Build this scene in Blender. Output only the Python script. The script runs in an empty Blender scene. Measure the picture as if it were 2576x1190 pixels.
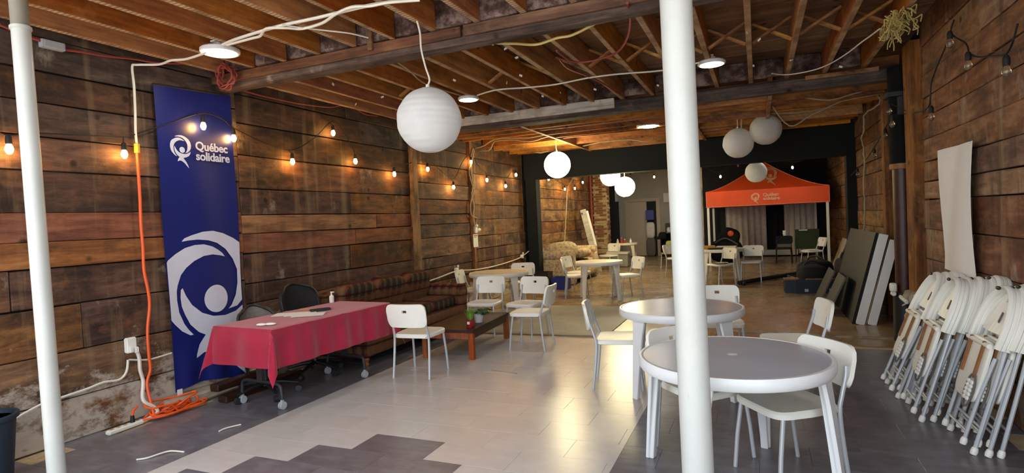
import bpy, bmesh, math, random
from mathutils import Vector, Matrix, Euler, noise
random.seed(7)
R = math.radians
SC = bpy.context.scene
COL = SC.collection

# ------------------------------------------------------------------ camera, sky, exposure
cam = bpy.data.cameras.new('camera')
cam.sensor_fit = 'HORIZONTAL'; cam.sensor_width = 36.0; cam.lens = 1438.4 / 2576 * 36.0
cam.clip_start = 0.05; cam.clip_end = 200
cam_o = bpy.data.objects.new('camera', cam); COL.objects.link(cam_o)
YAW, PITCH, ROLL = 0.4067, 0.026, 0.0471
fw = Vector((-math.sin(YAW) * math.cos(PITCH), math.cos(YAW) * math.cos(PITCH), -math.sin(PITCH)))
r0 = Vector((math.cos(YAW), math.sin(YAW), 0)); u0 = r0.cross(fw)
rr = math.cos(ROLL) * r0 - math.sin(ROLL) * u0
uu = math.sin(ROLL) * r0 + math.cos(ROLL) * u0
M = Matrix((rr, uu, -fw)).transposed().to_4x4(); M.translation = (0, 0, 1.5474)
cam_o.matrix_world = M
SC.camera = cam_o

world = bpy.data.worlds.new('sky'); SC.world = world; world.use_nodes = True
bgn = world.node_tree.nodes['Background']
bgn.inputs[0].default_value = (0.86, 0.93, 1.0, 1); bgn.inputs[1].default_value = 1.6
sun = bpy.data.lights.new('sun', 'SUN'); sun.energy = 20; sun.angle = R(0.6); sun.color = (1.0, 0.95, 0.88)
so = bpy.data.objects.new('sun', sun); COL.objects.link(so)          # stands behind the building and lights the street outside
so.rotation_euler = Vector((0.45, -0.40, -0.80)).to_track_quat('-Z', 'Y').to_euler()
pl = bpy.data.lights.new('opening_portal', 'AREA'); pl.shape = 'RECTANGLE'; pl.size = 6.6; pl.size_y = 3.3
pl.cycles.is_portal = True
po = bpy.data.objects.new('opening_portal', pl); COL.objects.link(po)
po.location = (-1.7, 0.95, 1.65); po.rotation_euler = (R(90), 0, 0)
SC.view_settings.view_transform = 'Standard'; SC.view_settings.look = 'None'
SC.view_settings.gamma = 1.0; SC.view_settings.use_curve_mapping = False
SC.view_settings.exposure = 1.08
SC.cycles.max_bounces = 8; SC.cycles.diffuse_bounces = 5; SC.cycles.glossy_bounces = 3
SC.cycles.transmission_bounces = 4; SC.cycles.sample_clamp_indirect = 6.0
SC.cycles.caustics_reflective = False; SC.cycles.caustics_refractive = False
SC.cycles.use_denoising = True

# ------------------------------------------------------------------ materials
def S(h):
    v = [int(h[i:i + 2], 16) / 255 for i in (0, 2, 4)]
    return tuple((c / 12.92 if c <= 0.04045 else ((c + 0.055) / 1.055) ** 2.4) for c in v) + (1,)

class G:
    """a small helper round a node tree"""
    def __init__(s, name):
        s.m = bpy.data.materials.new(name); s.m.use_nodes = True; s.t = s.m.node_tree
        s.b = s.t.nodes['Principled BSDF']
        s.tc = None
    def n(s, typ, ins=None, **kw):
        q = s.t.nodes.new('ShaderNode' + typ)
        for k, v in kw.items(): setattr(q, k, v)
        for k, v in (ins or {}).items(): s.set(q.inputs[k], v)
        return q
    def set(s, sock, v):
        if isinstance(v, bpy.types.NodeSocket): s.t.links.new(v, sock)
        elif isinstance(v, bpy.types.Node): s.t.links.new(v.outputs[0], sock)
        else: sock.default_value = v
    def coord(s, scale=(1, 1, 1), rand=True, world=False):
        if world: src = s.n('NewGeometry').outputs['Position']
        else: src = s.n('TexCoord').outputs['Object']
        if rand:
            oi = s.n('ObjectInfo').outputs['Random']
            k = s.n('Math', {0: oi, 1: 53.0}, operation='MULTIPLY')
            src = s.n('VectorMath', {0: src, 1: k.outputs[0]}, operation='ADD').outputs[0]
        return s.n('Mapping', {'Vector': src, 'Scale': scale}).outputs[0]
    def noise(s, vec, scale, detail=4, rough=0.55, dist=0.0):
        return s.n('TexNoise', {'Vector': vec, 'Scale': scale, 'Detail': detail, 'Roughness': rough, 'Distortion': dist}).outputs['Fac']
    def ramp(s, fac, stops):
        q = s.n('ValToRGB', {'Fac': fac}); e = q.color_ramp.elements
        while len(e) < len(stops): e.new(0.5)
        for i, (p, c) in enumerate(stops):
            e[i].position = p; e[i].color = c if len(c) == 4 else tuple(c) + (1,)
        return q.outputs[0]
    def band(s, fac, a, b, lo=0.0, hi=1.0):
        return s.n('MapRange', {'Value': fac, 'From Min': a, 'From Max': b, 'To Min': lo, 'To Max': hi}).outputs[0]
    def mix(s, f, a, b, typ='MIX'):
        q = s.n('Mix', data_type='RGBA', blend_type=typ)
        s.set(q.inputs['Factor'], f); s.set(q.inputs[6], a); s.set(q.inputs[7], b)
        return q.outputs[2]
    def math(s, op, a, b=0.0):
        return s.n('Math', {0: a, 1: b}, operation=op).outputs[0]
    def bump(s, h, strength=0.3, dist=0.01):
        s.set(s.b.inputs['Normal'], s.n('Bump', {'Height': h, 'Strength': strength, 'Distance': dist}).outputs[0])
    def out(s, col, rough=0.6, spec=0.5, metal=0.0):
        s.set(s.b.inputs['Base Color'], col); s.set(s.b.inputs['Roughness'], rough)
        s.b.inputs['Specular IOR Level'].default_value = spec; s.b.inputs['Metallic'].default_value = metal
        return s.m

def plain(name, hexcol, rough=0.5, metal=0.0, spec=0.5, var=0.10, scale=6.0):
    g = G(name); v = g.coord()
    f = g.noise(v, scale, 5, 0.6)
    c = S(hexcol)
    lo = tuple(x * (1 - var) for x in c[:3]) + (1,); hi = tuple(min(1, x * (1 + var)) for x in c[:3]) + (1,)
    return g.out(g.ramp(f, [(0.3, lo), (0.7, hi)]), rough, spec, metal)

def emit(name, col, strength):
    g = G(name); g.b.inputs['Base Color'].default_value = col
    g.b.inputs['Emission Color'].default_value = col; g.b.inputs['Emission Strength'].default_value = strength
    g.b.inputs['Roughness'].default_value = 0.6
    return g.m

def wood(name, axis, dark, mid, light, rough=0.75, grey=0.5, paint=0.0, bump=0.35, spread=0.6, saw=0.0, base=0.0, along=0.9, cross=13.0, lath=0.0, bands=0.0, soot=0.85):
    g = G(name)
    sc = [cross, cross, cross]; sc['xyz'.index(axis)] = along
    v = g.coord(tuple(sc)); u = g.coord((1, 1, 1))
    grain = g.noise(v, 1.6, 9, 0.68, 0.5)
    col = g.ramp(grain, [(0.30, S(dark)), (0.5, S(mid)), (0.72, S(light))])
    rnd = g.n('ObjectInfo').outputs['Random']
    # whole-board differences: some boards greyer and darker than their neighbours
    r2 = g.math('FRACT', g.math('MULTIPLY', rnd, 7.31))
    col = g.n('HueSaturation', {'Color': col, 'Hue': g.band(rnd, 0, 1, 0.49, 0.515), 'Saturation': g.band(r2, 0, 1, 1.05 - grey, 1.1),
                                'Value': g.band(rnd, 0, 1, 1 - spread * 0.55, 1 + spread * 0.5), 'Fac': 1.0}).outputs[0]
    sv = [2.2, 2.2, 2.2]; sv['xyz'.index(axis)] = 1.0
    st = g.noise(g.coord(tuple(sv)), 1.5, 8, 0.68)
    col = g.mix(g.band(st, 0.46, 0.66, 0.0, soot), col, S('241a14'))
    st2 = g.noise(g.coord((1.1, 1.1, 1.1)), 3.1, 6, 0.65)
    col = g.mix(g.band(st2, 0.54, 0.72, 0.0, 0.55), col, S(light))
    kv = g.n('TexVoronoi', {'Vector': g.coord((2.6, 2.6, 2.6)), 'Scale': 1.0}).outputs['Distance']
    col = g.mix(g.band(kv, 0.05, 0.10, 0.85, 0.0), col, S('1c100a'))
    if bands:   # faint upright ghosts of studs and drips that ran over the boards
        w = g.noise(g.coord((1, 3.2, 0.22), rand=False, world=True), 1.7, 7, 0.62)
        col = g.mix(g.band(w, 0.56, 0.68, 0.0, bands), col, S('9a8263'))
        w2 = g.noise(g.coord((1, 2.4, 0.3), rand=False, world=True), 2.3, 7, 0.62)
        col = g.mix(g.band(w2, 0.55, 0.68, 0.0, bands * 0.9), col, S('2c2019'))
    if paint:
        p = g.noise(g.coord((2.2, 1.6, 0.9)), 1.5, 8, 0.7)
        col = g.mix(g.band(p, 0.66 - paint * 0.10, 0.76 - paint * 0.10, 0.0, 0.75), col, S('a39683'))
        fl = g.noise(g.coord((5, 3.4, 8)), 2.4, 5, 0.7)
        col = g.mix(g.band(fl, 0.735, 0.76, 0.0, 0.9), col, S('d2c8b6'))
    if base:  # old whitewash left on the lowest boards
        zz = g.n('SeparateXYZ', {0: g.n('NewGeometry').outputs['Position']}).outputs[2]
        p = g.noise(g.coord((1, 1.0, 1.6), world=True, rand=False), 3.2, 9, 0.72)
        k = g.math('ADD', p, g.band(zz, 0.0, 1.1, 0.20, -0.16))
        col = g.mix(g.band(k, 0.55, 0.68, 0.0, 0.85), col, S('c2b7a8'))
    h = g.math('ADD', grain, g.math('MULTIPLY', st, 0.6))
    if saw:   # rough saw marks
        wv = g.n('TexWave', {'Vector': g.coord((1, 1, 1), rand=False), 'Scale': 6.0, 'Distortion': 2.5, 'Detail': 2.0}, bands_direction='DIAGONAL').outputs['Fac']
        col = g.mix(g.band(wv, 0.55, 0.9, 0.0, saw), col, S('8a6a4c'))
    if lath:  # plaster keys of the old lath, left in slanting bars on the underside
        nz = g.n('SeparateXYZ', {0: g.n('NewGeometry').outputs['Normal']}).outputs[2]
        und = g.band(nz, -0.6, -0.9, 0.0, 1.0)
        wv = g.n('TexWave', {'Vector': g.coord((-0.55, 1, 0), rand=False), 'Scale': 9.0, 'Distortion': 1.2, 'Detail': 2.0}, bands_direction='Y').outputs['Fac']
        under = g.mix(g.band(wv, 0.45, 0.7, 0.0, lath), S('a87c52'), S('cbbba4'))
        brk = g.noise(g.coord((1, 2.2, 1)), 2.0, 5, 0.6)
        under = g.mix(g.band(brk, 0.42, 0.62, 0.0, 0.8), under, S('7c5735'))
        col = g.mix(und, col, under)
    g.bump(h, bump, 0.02)
    return g.out(col, g.band(grain, 0.3, 0.7, rough - 0.08, rough + 0.1), 0.3)

MAT = {}
MAT['plank'] = wood('old_plank_wood', 'y', '3b2315', '663e22', '8f5c33', grey=0.38, paint=0.45, base=1.0, spread=0.7, along=1.5, cross=8.5, bands=0.42, soot=0.9)
MAT['plank_dark'] = wood('dark_plank_wood', 'y', '2e2018', '4f3626', '745238', grey=0.45, paint=0.3, spread=0.5, along=1.5, cross=8.5, bands=0.35, soot=0.9)  # darker, greyer boards, used mainly for the upper rows of the left wall
MAT['plank_warm'] = wood('warm_plank_wood', 'y', '5c3219', '8c5126', 'ae7140', grey=0.2, paint=0.3, spread=0.4, along=1.1, cross=10, bands=0.25, soot=0.6)
MAT['plank_right'] = wood('old_plank_wood_right', 'y', '533526', '87593c', 'ab825f', grey=0.3, paint=0.9, spread=0.4, along=1.5, cross=8.5, bands=0.7, soot=0.7)
MAT['plank_rear'] = wood('rear_plank_wood', 'y', '4a2e1e', '805632', 'a87a48', grey=0.3, paint=0.3, spread=0.45, along=1.5, cross=8.5, bands=0.5)
MAT['stud'] = wood('stud_wood', 'z', '5a371d', '8f6033', 'b5854c', grey=0.3, spread=0.4)
MAT['joist'] = wood('joist_wood', 'y', '7d4522', 'a86535', 'c4824c', grey=0.15, bump=0.15, spread=0.35, saw=0.12, lath=0.9, soot=0.45)
MAT['joist_x'] = wood('joist_wood_cross', 'x', '7d4522', 'ac6a36', 'cc8a4c', grey=0.2, bump=0.15, spread=0.6, saw=0.3)
MAT['brace'] = wood('brace_wood', 'x', '8b5a30', 'b98149', 'd2a066', grey=0.15, bump=0.15, spread=0.4, saw=0.3)
MAT['beam'] = wood('dark_beam_wood', 'x', '352822', '574138', '7d6558', grey=0.5, paint=0.3, bump=0.9, spread=0.2)
MAT['ledger'] = wood('ledger_wood', 'x', '4a2a16', '744a2b', '91673f', grey=0.3, spread=0.2)
MAT['peeling'] = wood('peeling_paint_board', 'x', '9a8c7d', 'c4b8a8', 'ded6c8', soot=0.45, grey=0.7, paint=1.2, bump=0.9, spread=0.1)
MAT['subfloor'] = wood('subfloor_boards', 'x', '6a4630', '8f6342', 'ac805a', grey=0.3, spread=0.4, soot=0.5)
MAT['coffee_top'] = wood('dark_stained_top', 'y', '22120c', '3b2116', '4b2c1e', rough=0.42, grey=0.1, spread=0.1, bump=0.1)
MAT['orange_wood'] = wood('orange_leg_wood', 'z', '7d3f1e', 'a2562b', 'b96a3a', rough=0.5, grey=0.1, spread=0.15, bump=0.1)
MAT['tan_board'] = wood('tan_board', 'z', '8a7455', 'a68f6c', 'b9a481', rough=0.6, grey=0.3, spread=0.1, bump=0.1)
MAT['white'] = plain('white_plastic', 'ecebe2', 0.38, var=0.03)
MAT['cream'] = plain('cream_plastic', 'e6dfcb', 0.42, var=0.04)
MAT['white_resin'] = plain('white_resin', 'dfe1e3', 0.3, var=0.02)
MAT['grey_top'] = plain('grey_table_top', 'b3b7c0', 0.27, var=0.05, scale=3)
MAT['cream_top'] = plain('cream_table_top', 'cfc2a6', 0.35, var=0.05, scale=3)
MAT['steel'] = plain('grey_painted_steel', 'bcc1c6', 0.35, 0.25, var=0.06)
MAT['dark_steel'] = plain('dark_steel', '35363a', 0.45, 0.4, var=0.1)
MAT['black'] = plain('black_plastic', '15161a', 0.5, var=0.2)
MAT['black_cloth'] = plain('black_cloth', '111216', 0.9, var=0.3)
MAT['mesh_black'] = plain('black_mesh', '1b1719', 0.85, var=0.2, scale=60)
MAT['grey_fabric'] = plain('grey_fabric', '6b645d', 0.95, var=0.15, scale=60)
MAT['charred'] = plain('charred_iron', '0d0d0e', 0.85, spec=0.2, var=0.3)
MAT['slate'] = plain('slate_paint', '191d20', 0.8, spec=0.2, var=0.12, scale=2)
MAT['dark_wall'] = plain('dark_wall_paint', '16181c', 0.8, var=0.25, scale=2)
MAT['grey_wall'] = plain('grey_wall_paint', 'a19b91', 0.85, var=0.08, scale=2)
MAT['beige_door'] = plain('beige_door_paint', 'b7a693', 0.6, var=0.05)
MAT['curtain'] = plain('grey_curtain_cloth', 'd8d3cc', 0.95, var=0.12, scale=9)
MAT['paper'] = plain('white_paper', 'e4e2de', 0.8, var=0.03)
MAT['cord_white'] = plain('white_cord', 'ddd8cc', 0.6, var=0.05)
MAT['cord_tan'] = plain('tan_cord', 'a3927a', 0.7, var=0.12)
MAT['cord_yellow'] = plain('yellow_cable', 'd9c67c', 0.55, var=0.06)
MAT['cord_red'] = plain('red_cable', '8f3a34', 0.6, var=0.12)
MAT['cord_black'] = plain('black_cord', '100e0d', 0.7, var=0.1)
MAT['orange'] = plain('orange_cord', 'e8591c', 0.5, var=0.05)
MAT['yellow_plug'] = plain('yellow_plug', 'e0a52c', 0.45, var=0.05)
MAT['rust'] = plain('rust_paint', '38190f', 0.45, var=0.35, scale=8)
MAT['rust_strip'] = plain('rust_strip', '8a5a30', 0.6, var=0.25, scale=20)
MAT['bin'] = plain('blue_grey_bin', '1d2b38', 0.5, var=0.06)
MAT['blue'] = plain('blue_plastic', '1c2c86', 0.45, var=0.06)
MAT['green_cloth'] = plain('green_cloth', '2f3d20', 0.9, var=0.15)
MAT['yellow_green'] = plain('yellow_green_plastic', '8a8a1e', 0.5, var=0.08)
MAT['terracotta_red'] = plain('red_pot_glaze', '8d1622', 0.3, var=0.08)
MAT['pot_white'] = plain('white_pot_glaze', 'c9cacb', 0.35, var=0.1, scale=18)
MAT['leaf'] = plain('dark_leaf', '2c4a26', 0.5, var=0.35, scale=15)
MAT['grass'] = plain('bright_grass_leaf', '6a9a35', 0.5, var=0.3, scale=20)
MAT['straw'] = plain('straw_fibre', 'bfae6a', 0.8, var=0.2)
MAT['brick'] = plain('brick_face', '8c5a3c', 0.85, var=0.35, scale=14)
MAT['brick_pale'] = plain('pale_brick_face', 'c9ae84', 0.85, var=0.25, scale=14)
MAT['mortar'] = plain('mortar', 'b7a27e', 0.95, var=0.2, scale=20)
MAT['foam'] = plain('white_foam', 'e9e9e6', 0.8, var=0.05)
MAT['concrete'] = plain('pale_concrete', '8f897e', 0.6, var=0.18, scale=3)
MAT['curb'] = plain('limewashed_curb', '9a8f80', 0.9, var=0.35, scale=5)
MAT['pavement'] = plain('outside_pavement', '8b8a88', 0.9, var=0.15, scale=2)
MAT['banner'] = plain('banner_blue_cloth', '111d66', 0.42, var=0.06, scale=4)
MAT['banner_white'] = plain('banner_white_print', 'cfd0de', 0.5, var=0.03)
MAT['tent'] = plain('orange_red_canopy', 'ea5626', 0.6, var=0.06, scale=3)
MAT['tent_white'] = plain('canopy_white_print', 'e7b795', 0.6, var=0.03)
MAT['tent_edge'] = plain('canopy_edge_binding', 'e98a68', 0.6, var=0.03)
MAT['red_bottle'] = plain('red_bottle', 'b83a26', 0.4)
MAT['cooler'] = plain('grey_cooler', '9a968a', 0.5)
MAT['lamp_metal'] = plain('white_lamp_housing', 'd9d9da', 0.4)
MAT['led'] = emit('led_diffuser', (1.0, 0.97, 0.88, 1), 32.0)
MAT['bulb_on'] = emit('lit_bulb', (1.0, 0.50, 0.12, 1), 65.0)
MAT['lantern_on'] = emit('lit_paper', (1.0, 0.86, 0.50, 1), 20.0)
MAT['bulb_off'] = plain('unlit_bulb_glass', 'e6d2b4', 0.05, var=0.1); MAT['bulb_off'].node_tree.nodes['Principled BSDF'].inputs['Transmission Weight'].default_value = 0.9

# way-points of cables, cords and strings of bulbs, in metres
PTS = {
'cord_straight':[(-3.931,3.394,3.090),(-3.702,3.349,3.090),(-3.246,3.306,3.090),(-2.875,3.316,3.090),(-2.518,3.313,3.090),(-2.325,3.326,3.090),(-2.049,3.374,3.090)],
'cord_wavy':[(-3.888,3.395,3.080),(-3.611,3.380,3.080),(-3.497,3.372,3.080),(-3.336,3.278,3.080),(-3.202,3.340,3.080),(-3.116,3.412,3.080),(-2.910,3.396,3.080),(-2.703,3.304,3.080),(-2.527,3.260,3.080),(-2.410,3.304,3.080),(-2.256,3.319,3.080),(-2.058,3.387,3.080)],
'cord_thin':[(-3.176,3.275,3.080),(-3.103,3.399,3.080),(-2.977,3.559,3.080),(-2.886,3.680,3.080),(-2.831,3.838,3.080)],
'cord_corner':[(-4.101,3.382,3.050),(-4.382,3.416,3.050),(-4.527,3.379,3.050),(-4.712,3.403,3.050),(-4.868,3.316,3.050),(-4.920,3.308,3.039),(-4.920,3.312,2.879),(-4.920,3.308,2.656),(-4.920,3.300,2.483),(-4.920,3.304,2.373)],
'yellow_conn':[(-4.910,3.297,2.372),(-4.910,3.295,2.293)],
'cord_orange':[(-4.900,3.288,2.291),(-4.900,3.288,2.171),(-4.900,3.287,1.897),(-4.900,3.281,1.690),(-4.900,3.285,1.483),(-4.900,3.282,1.276),(-4.900,3.306,1.100),(-4.900,3.311,0.960),(-4.900,3.280,0.757),(-4.900,3.277,0.549),(-4.900,3.282,0.408),(-4.900,3.245,0.279),(-4.800,3.220,0.050)],
'cord_led2':[(-3.052,4.507,3.100),(-3.143,4.909,3.100),(-3.275,5.338,3.100),(-3.291,5.699,3.100),(-3.249,6.170,3.100)],
'cord_led23':[(-3.063,6.248,3.090),(-2.741,6.124,3.090),(-2.384,6.229,3.090),(-2.058,6.270,3.090),(-1.663,6.193,3.090),(-1.316,6.223,3.090),(-0.879,6.339,3.090),(-0.495,6.228,3.090)],
'cable_yellow':[(-2.019,4.473,3.060),(-1.986,4.309,3.060),(-1.978,4.448,3.060),(-1.836,4.561,3.060),(-1.697,4.673,3.060),(-1.492,4.601,3.060),(-1.352,4.593,3.060),(-1.103,4.415,3.060),(-0.952,4.307,3.060),(-0.834,4.229,3.060)],
'cable_red_arc':[(-0.795,4.099,3.050),(-0.837,4.411,3.050),(-0.942,4.832,3.050),(-1.089,5.190,3.050),(-1.235,5.344,3.050),(-1.446,5.411,3.050),(-1.579,5.325,3.050),(-1.599,5.082,3.050),(-1.598,4.911,3.050)],
'cable_red_arc2':[(-1.718,5.365,3.100),(-1.742,5.723,3.100),(-1.654,6.164,3.100),(-1.595,6.637,3.100),(-1.565,7.255,3.100)],
'cable_red_wall':[(-4.900,2.362,3.117),(-4.900,2.504,3.084),(-4.900,2.636,3.067)],
'cable_red_wall2':[(-4.900,2.736,3.039),(-4.900,2.878,3.057),(-4.900,3.059,3.070),(-4.900,3.289,3.100),(-4.900,3.540,3.124),(-4.900,3.817,3.182),(-4.900,4.160,3.250)],
'cable_red_coil_c':[(-4.860,4.213,3.165)],
'cable_red_wall3':[(-4.880,4.307,3.112),(-4.880,4.376,3.057),(-4.880,4.578,3.037),(-4.880,4.909,3.036),(-4.880,5.274,3.045),(-4.880,5.755,3.087),(-4.880,5.985,3.150),(-4.880,6.222,3.153),(-4.880,6.471,3.107),(-4.880,6.740,3.126)],
'junction':[(-4.900,2.636,3.073),(-4.900,2.736,3.039)],
'cord_bay3a':[(-4.994,9.900,2.988),(-4.779,9.900,3.013),(-4.564,9.900,3.113),(-4.275,9.900,3.122),(-3.835,9.900,3.085),(-3.368,9.900,3.109),(-2.918,9.900,3.105),(-2.412,9.900,3.107),(-2.131,9.900,3.125),(-1.818,9.900,3.246),(-1.721,9.900,3.167)],
'cord_bay3b':[(-5.098,10.100,2.970),(-4.752,10.100,2.954),(-4.616,10.100,3.110),(-4.239,10.100,3.103),(-3.916,10.100,3.041),(-3.516,10.100,3.090),(-3.130,10.100,3.095),(-2.463,10.100,3.096),(-2.067,10.100,3.194)],
'bundle_down':[(-4.900,9.713,2.961),(-4.900,9.634,2.834),(-4.900,9.581,2.643),(-4.900,9.594,2.458),(-4.900,9.640,2.274),(-4.900,9.570,2.085),(-4.900,9.628,1.862),(-4.900,9.576,1.675),(-4.900,9.625,1.525),(-4.900,9.580,1.414)],
'bundle_down2':[(-4.900,9.743,2.934),(-4.900,9.675,2.762),(-4.900,9.505,2.527),(-4.900,9.566,2.345),(-4.900,9.661,2.162),(-4.900,9.506,1.935),(-4.900,9.515,1.713),(-4.900,9.737,1.636),(-4.900,9.675,1.524)],
'cord_bay3c':[(-4.552,11.600,3.105),(-4.235,11.600,2.999),(-3.872,11.600,3.050),(-3.348,11.600,3.051),(-2.838,11.600,3.100),(-2.349,11.600,3.084),(-1.955,11.600,3.013),(-1.834,11.600,3.111)],
'ext_left':[(-4.920,7.539,0.628),(-4.920,8.205,0.666),(-4.920,8.895,0.718),(-4.920,9.672,0.671),(-4.920,10.573,0.667),(-4.920,11.630,0.713),(-4.920,12.109,0.785),(-4.920,12.364,0.841)],
'ext_left_adapters':[(-4.900,8.889,0.732),(-4.900,11.959,0.750)],
'right_a':[(-0.186,9.900,2.867),(-0.177,9.900,3.113),(-0.094,9.900,3.141),(0.135,9.900,3.070),(0.527,9.900,3.023),(0.908,9.900,3.027),(1.226,9.900,3.072),(1.484,9.900,3.122),(1.675,9.900,3.132)],
'right_b':[(0.122,9.900,3.021),(0.137,9.900,3.132),(0.529,9.900,3.072),(0.909,9.900,3.063),(1.227,9.900,3.107),(1.484,9.900,3.133),(1.685,9.900,3.142)],
'right_c':[(1.500,8.866,2.966),(1.500,8.669,2.880),(1.500,8.967,2.848),(1.500,9.713,2.891),(1.500,9.962,2.824),(1.500,9.959,2.647),(1.500,10.183,2.584),(1.500,10.070,2.421),(1.500,10.054,2.121),(1.500,10.179,1.826),(1.500,10.092,1.521),(1.500,10.229,1.155)],
'right_thin':[(0.202,7.167,3.080),(0.363,7.337,3.080),(0.603,7.291,3.080),(0.759,7.087,3.080),(0.879,6.702,3.080),(0.948,6.342,3.080),(0.996,6.130,3.080),(1.036,5.931,3.080)],
'right_d':[(0.200,9.200,3.140),(0.459,9.200,2.740),(0.742,9.200,2.856),(1.042,9.200,2.976),(1.189,9.200,3.013),(1.660,9.250,3.060)],
'right_e':[(0.465,8.600,3.063),(0.885,8.600,2.946),(1.158,8.600,2.983),(1.336,8.600,3.020),(1.446,8.600,3.076)],
'rear_bundle':[(-4.850,16.047,2.761),(-4.850,15.357,2.446),(-4.850,15.235,2.111),(-4.850,15.099,1.669),(-4.850,14.965,1.235),(-4.850,14.845,0.892)],
'wall_cable_left':[(-4.930,3.117,0.533),(-4.930,3.098,0.437),(-4.930,3.036,0.386),(-4.930,2.910,0.398),(-4.930,2.789,0.381),(-4.930,2.605,0.367),(-4.900,2.470,0.366),(-4.900,2.368,0.339),(-4.900,2.284,0.310)],
'cable_thick':[(-4.920,3.177,0.622),(-4.920,3.205,0.530),(-4.920,3.206,0.426),(-4.920,3.226,0.317),(-4.850,3.170,0.180),(-4.820,3.240,0.100),(-4.800,3.250,0.050),(-4.800,3.150,0.020),(-4.820,3.050,0.020)],
'cable_side':[(-4.930,3.127,0.531),(-4.930,3.280,0.494),(-4.930,3.388,0.493),(-4.930,3.509,0.501)],
'ext_right':[(1.450,6.607,0.642),(1.450,6.911,0.612),(1.450,7.166,0.535),(1.450,7.389,0.447),(1.450,7.704,0.367)],
'ext_right_strip':[(1.420,7.546,0.382),(1.420,8.624,0.244)],
'adapter_right':[(1.500,8.175,0.377)],
'string_left':[(-4.920,2.260,2.374),(-4.920,2.381,2.338),(-4.920,2.574,2.376),(-4.920,3.191,2.419),(-4.920,3.295,2.455),(-4.920,3.594,2.585),(-4.920,3.962,2.740),(-4.920,4.194,2.716),(-4.920,4.323,2.645),(-4.920,4.795,2.518),(-4.920,5.123,2.497),(-4.920,5.486,2.672),(-4.920,5.848,2.931),(-4.920,6.080,2.782),(-4.920,6.257,2.580),(-4.920,6.650,2.517),(-4.920,7.141,2.451),(-4.920,7.663,2.550),(-4.920,8.093,2.622),(-4.920,8.513,2.466),(-4.920,8.932,2.352),(-4.920,9.325,2.699),(-4.920,9.657,2.837),(-4.920,9.970,2.635),(-4.920,10.314,2.540),(-4.920,10.781,2.486),(-4.920,11.226,2.467),(-4.920,11.523,2.612),(-4.920,11.827,2.719)],
'string_right':[(1.500,5.689,2.998),(1.500,5.768,2.910),(1.500,5.423,2.738),(1.500,5.326,2.624),(1.500,4.951,2.526),(1.500,4.642,2.480),(1.500,4.489,2.611)],
'string_right2':[(1.500,5.768,2.910),(1.500,6.348,2.660),(1.500,6.503,2.433),(1.500,7.180,2.482)],
'string_rear':[(-4.850,12.825,2.826),(-4.850,13.798,2.691),(-4.850,15.111,2.492),(-4.850,16.057,2.565),(-4.850,16.914,2.770),(-4.850,17.764,3.016)],
'paperscraps':[(-2.487,4.554,3.130),(-3.013,5.599,3.130),(-2.571,6.029,3.130),(-2.063,4.847,3.130),(-2.089,5.172,3.130),(-2.212,6.881,3.130),(-2.472,6.941,3.130),(-2.315,5.823,3.130),(-4.188,5.011,3.130),(-4.635,5.954,3.130),(-4.127,5.816,3.130),(-1.455,7.412,3.130),(-1.069,7.218,3.130),(-1.792,6.968,3.130),(-0.030,5.554,3.130),(0.068,5.872,3.130),(0.382,6.840,3.130),(0.375,7.109,3.130),(0.011,6.872,3.130),(0.924,7.526,3.130)],
}
def lantern_paper():
    g = G('lantern_paper'); v = g.coord(rand=False)
    w = g.n('TexWave', {'Vector': v, 'Scale': 6.5, 'Distortion': 1.6, 'Detail': 1.0}, bands_direction='Z').outputs['Fac']
    f = g.noise(v, 7, 5, 0.6)
    col = g.ramp(f, [(0.3, S('eceeef')), (0.7, S('f7f8f8'))])
    g.bump(g.math('ADD', w, g.math('MULTIPLY', f, 2.6)), 0.22, 0.012)
    m = g.out(col, 0.8, 0.2)
    t = g.n('BsdfTranslucent', {'Color': S('f2f3f4')})
    mx = g.n('MixShader', {0: 0.45, 1: g.b.outputs[0], 2: t.outputs[0]})
    g.t.links.new(mx.outputs[0], g.t.nodes['Material Output'].inputs[0])
    return m
MAT['lantern'] = lantern_paper()

def tile_mat(name, a, b, c, rough):
    g = G(name); v = g.coord((1, 1, 1)); w = g.coord((0.6, 3.0, 1))
    f = g.noise(v, 5, 8, 0.65); s = g.noise(w, 7, 6, 0.6)
    col = g.ramp(g.math('ADD', g.math('MULTIPLY', f, 0.6), g.math('MULTIPLY', s, 0.4)), [(0.34, S(a)), (0.5, S(b)), (0.68, S(c))])
    rnd = g.n('ObjectInfo').outputs['Random']
    col = g.n('HueSaturation', {'Color': col, 'Value': g.band(rnd, 0, 1, 0.97, 1.03)}).outputs[0]
    g.bump(s, 0.10, 0.004)
    return g.out(col, rough, 0.5)
MAT['tile_light'] = tile_mat('light_floor_tile', 'bdb6b1', 'c3bcb7', 'c9c3be', 0.27)
MAT['tile_dark'] = tile_mat('dark_floor_tile', '58545a', '6a666b', '817d83', 0.30)
def rear_floor():
    g = G('worn_brown_floor'); v = g.coord(rand=False)
    f = g.noise(v, 1.3, 8, 0.65); s = g.noise(g.coord((0.5, 4, 1), rand=False), 4, 6, 0.6)
    col = g.ramp(f, [(0.3, S('83694c')), (0.52, S('917959')), (0.75, S('a08963'))])
    col = g.mix(g.band(s, 0.55, 0.85, 0, 0.15), col, S('3b2f24'))
    g.bump(s, 0.04, 0.003)
    return g.out(col, g.band(f, 0.3, 0.7, 0.22, 0.32), 0.5)
MAT['floor_rear'] = rear_floor()
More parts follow.
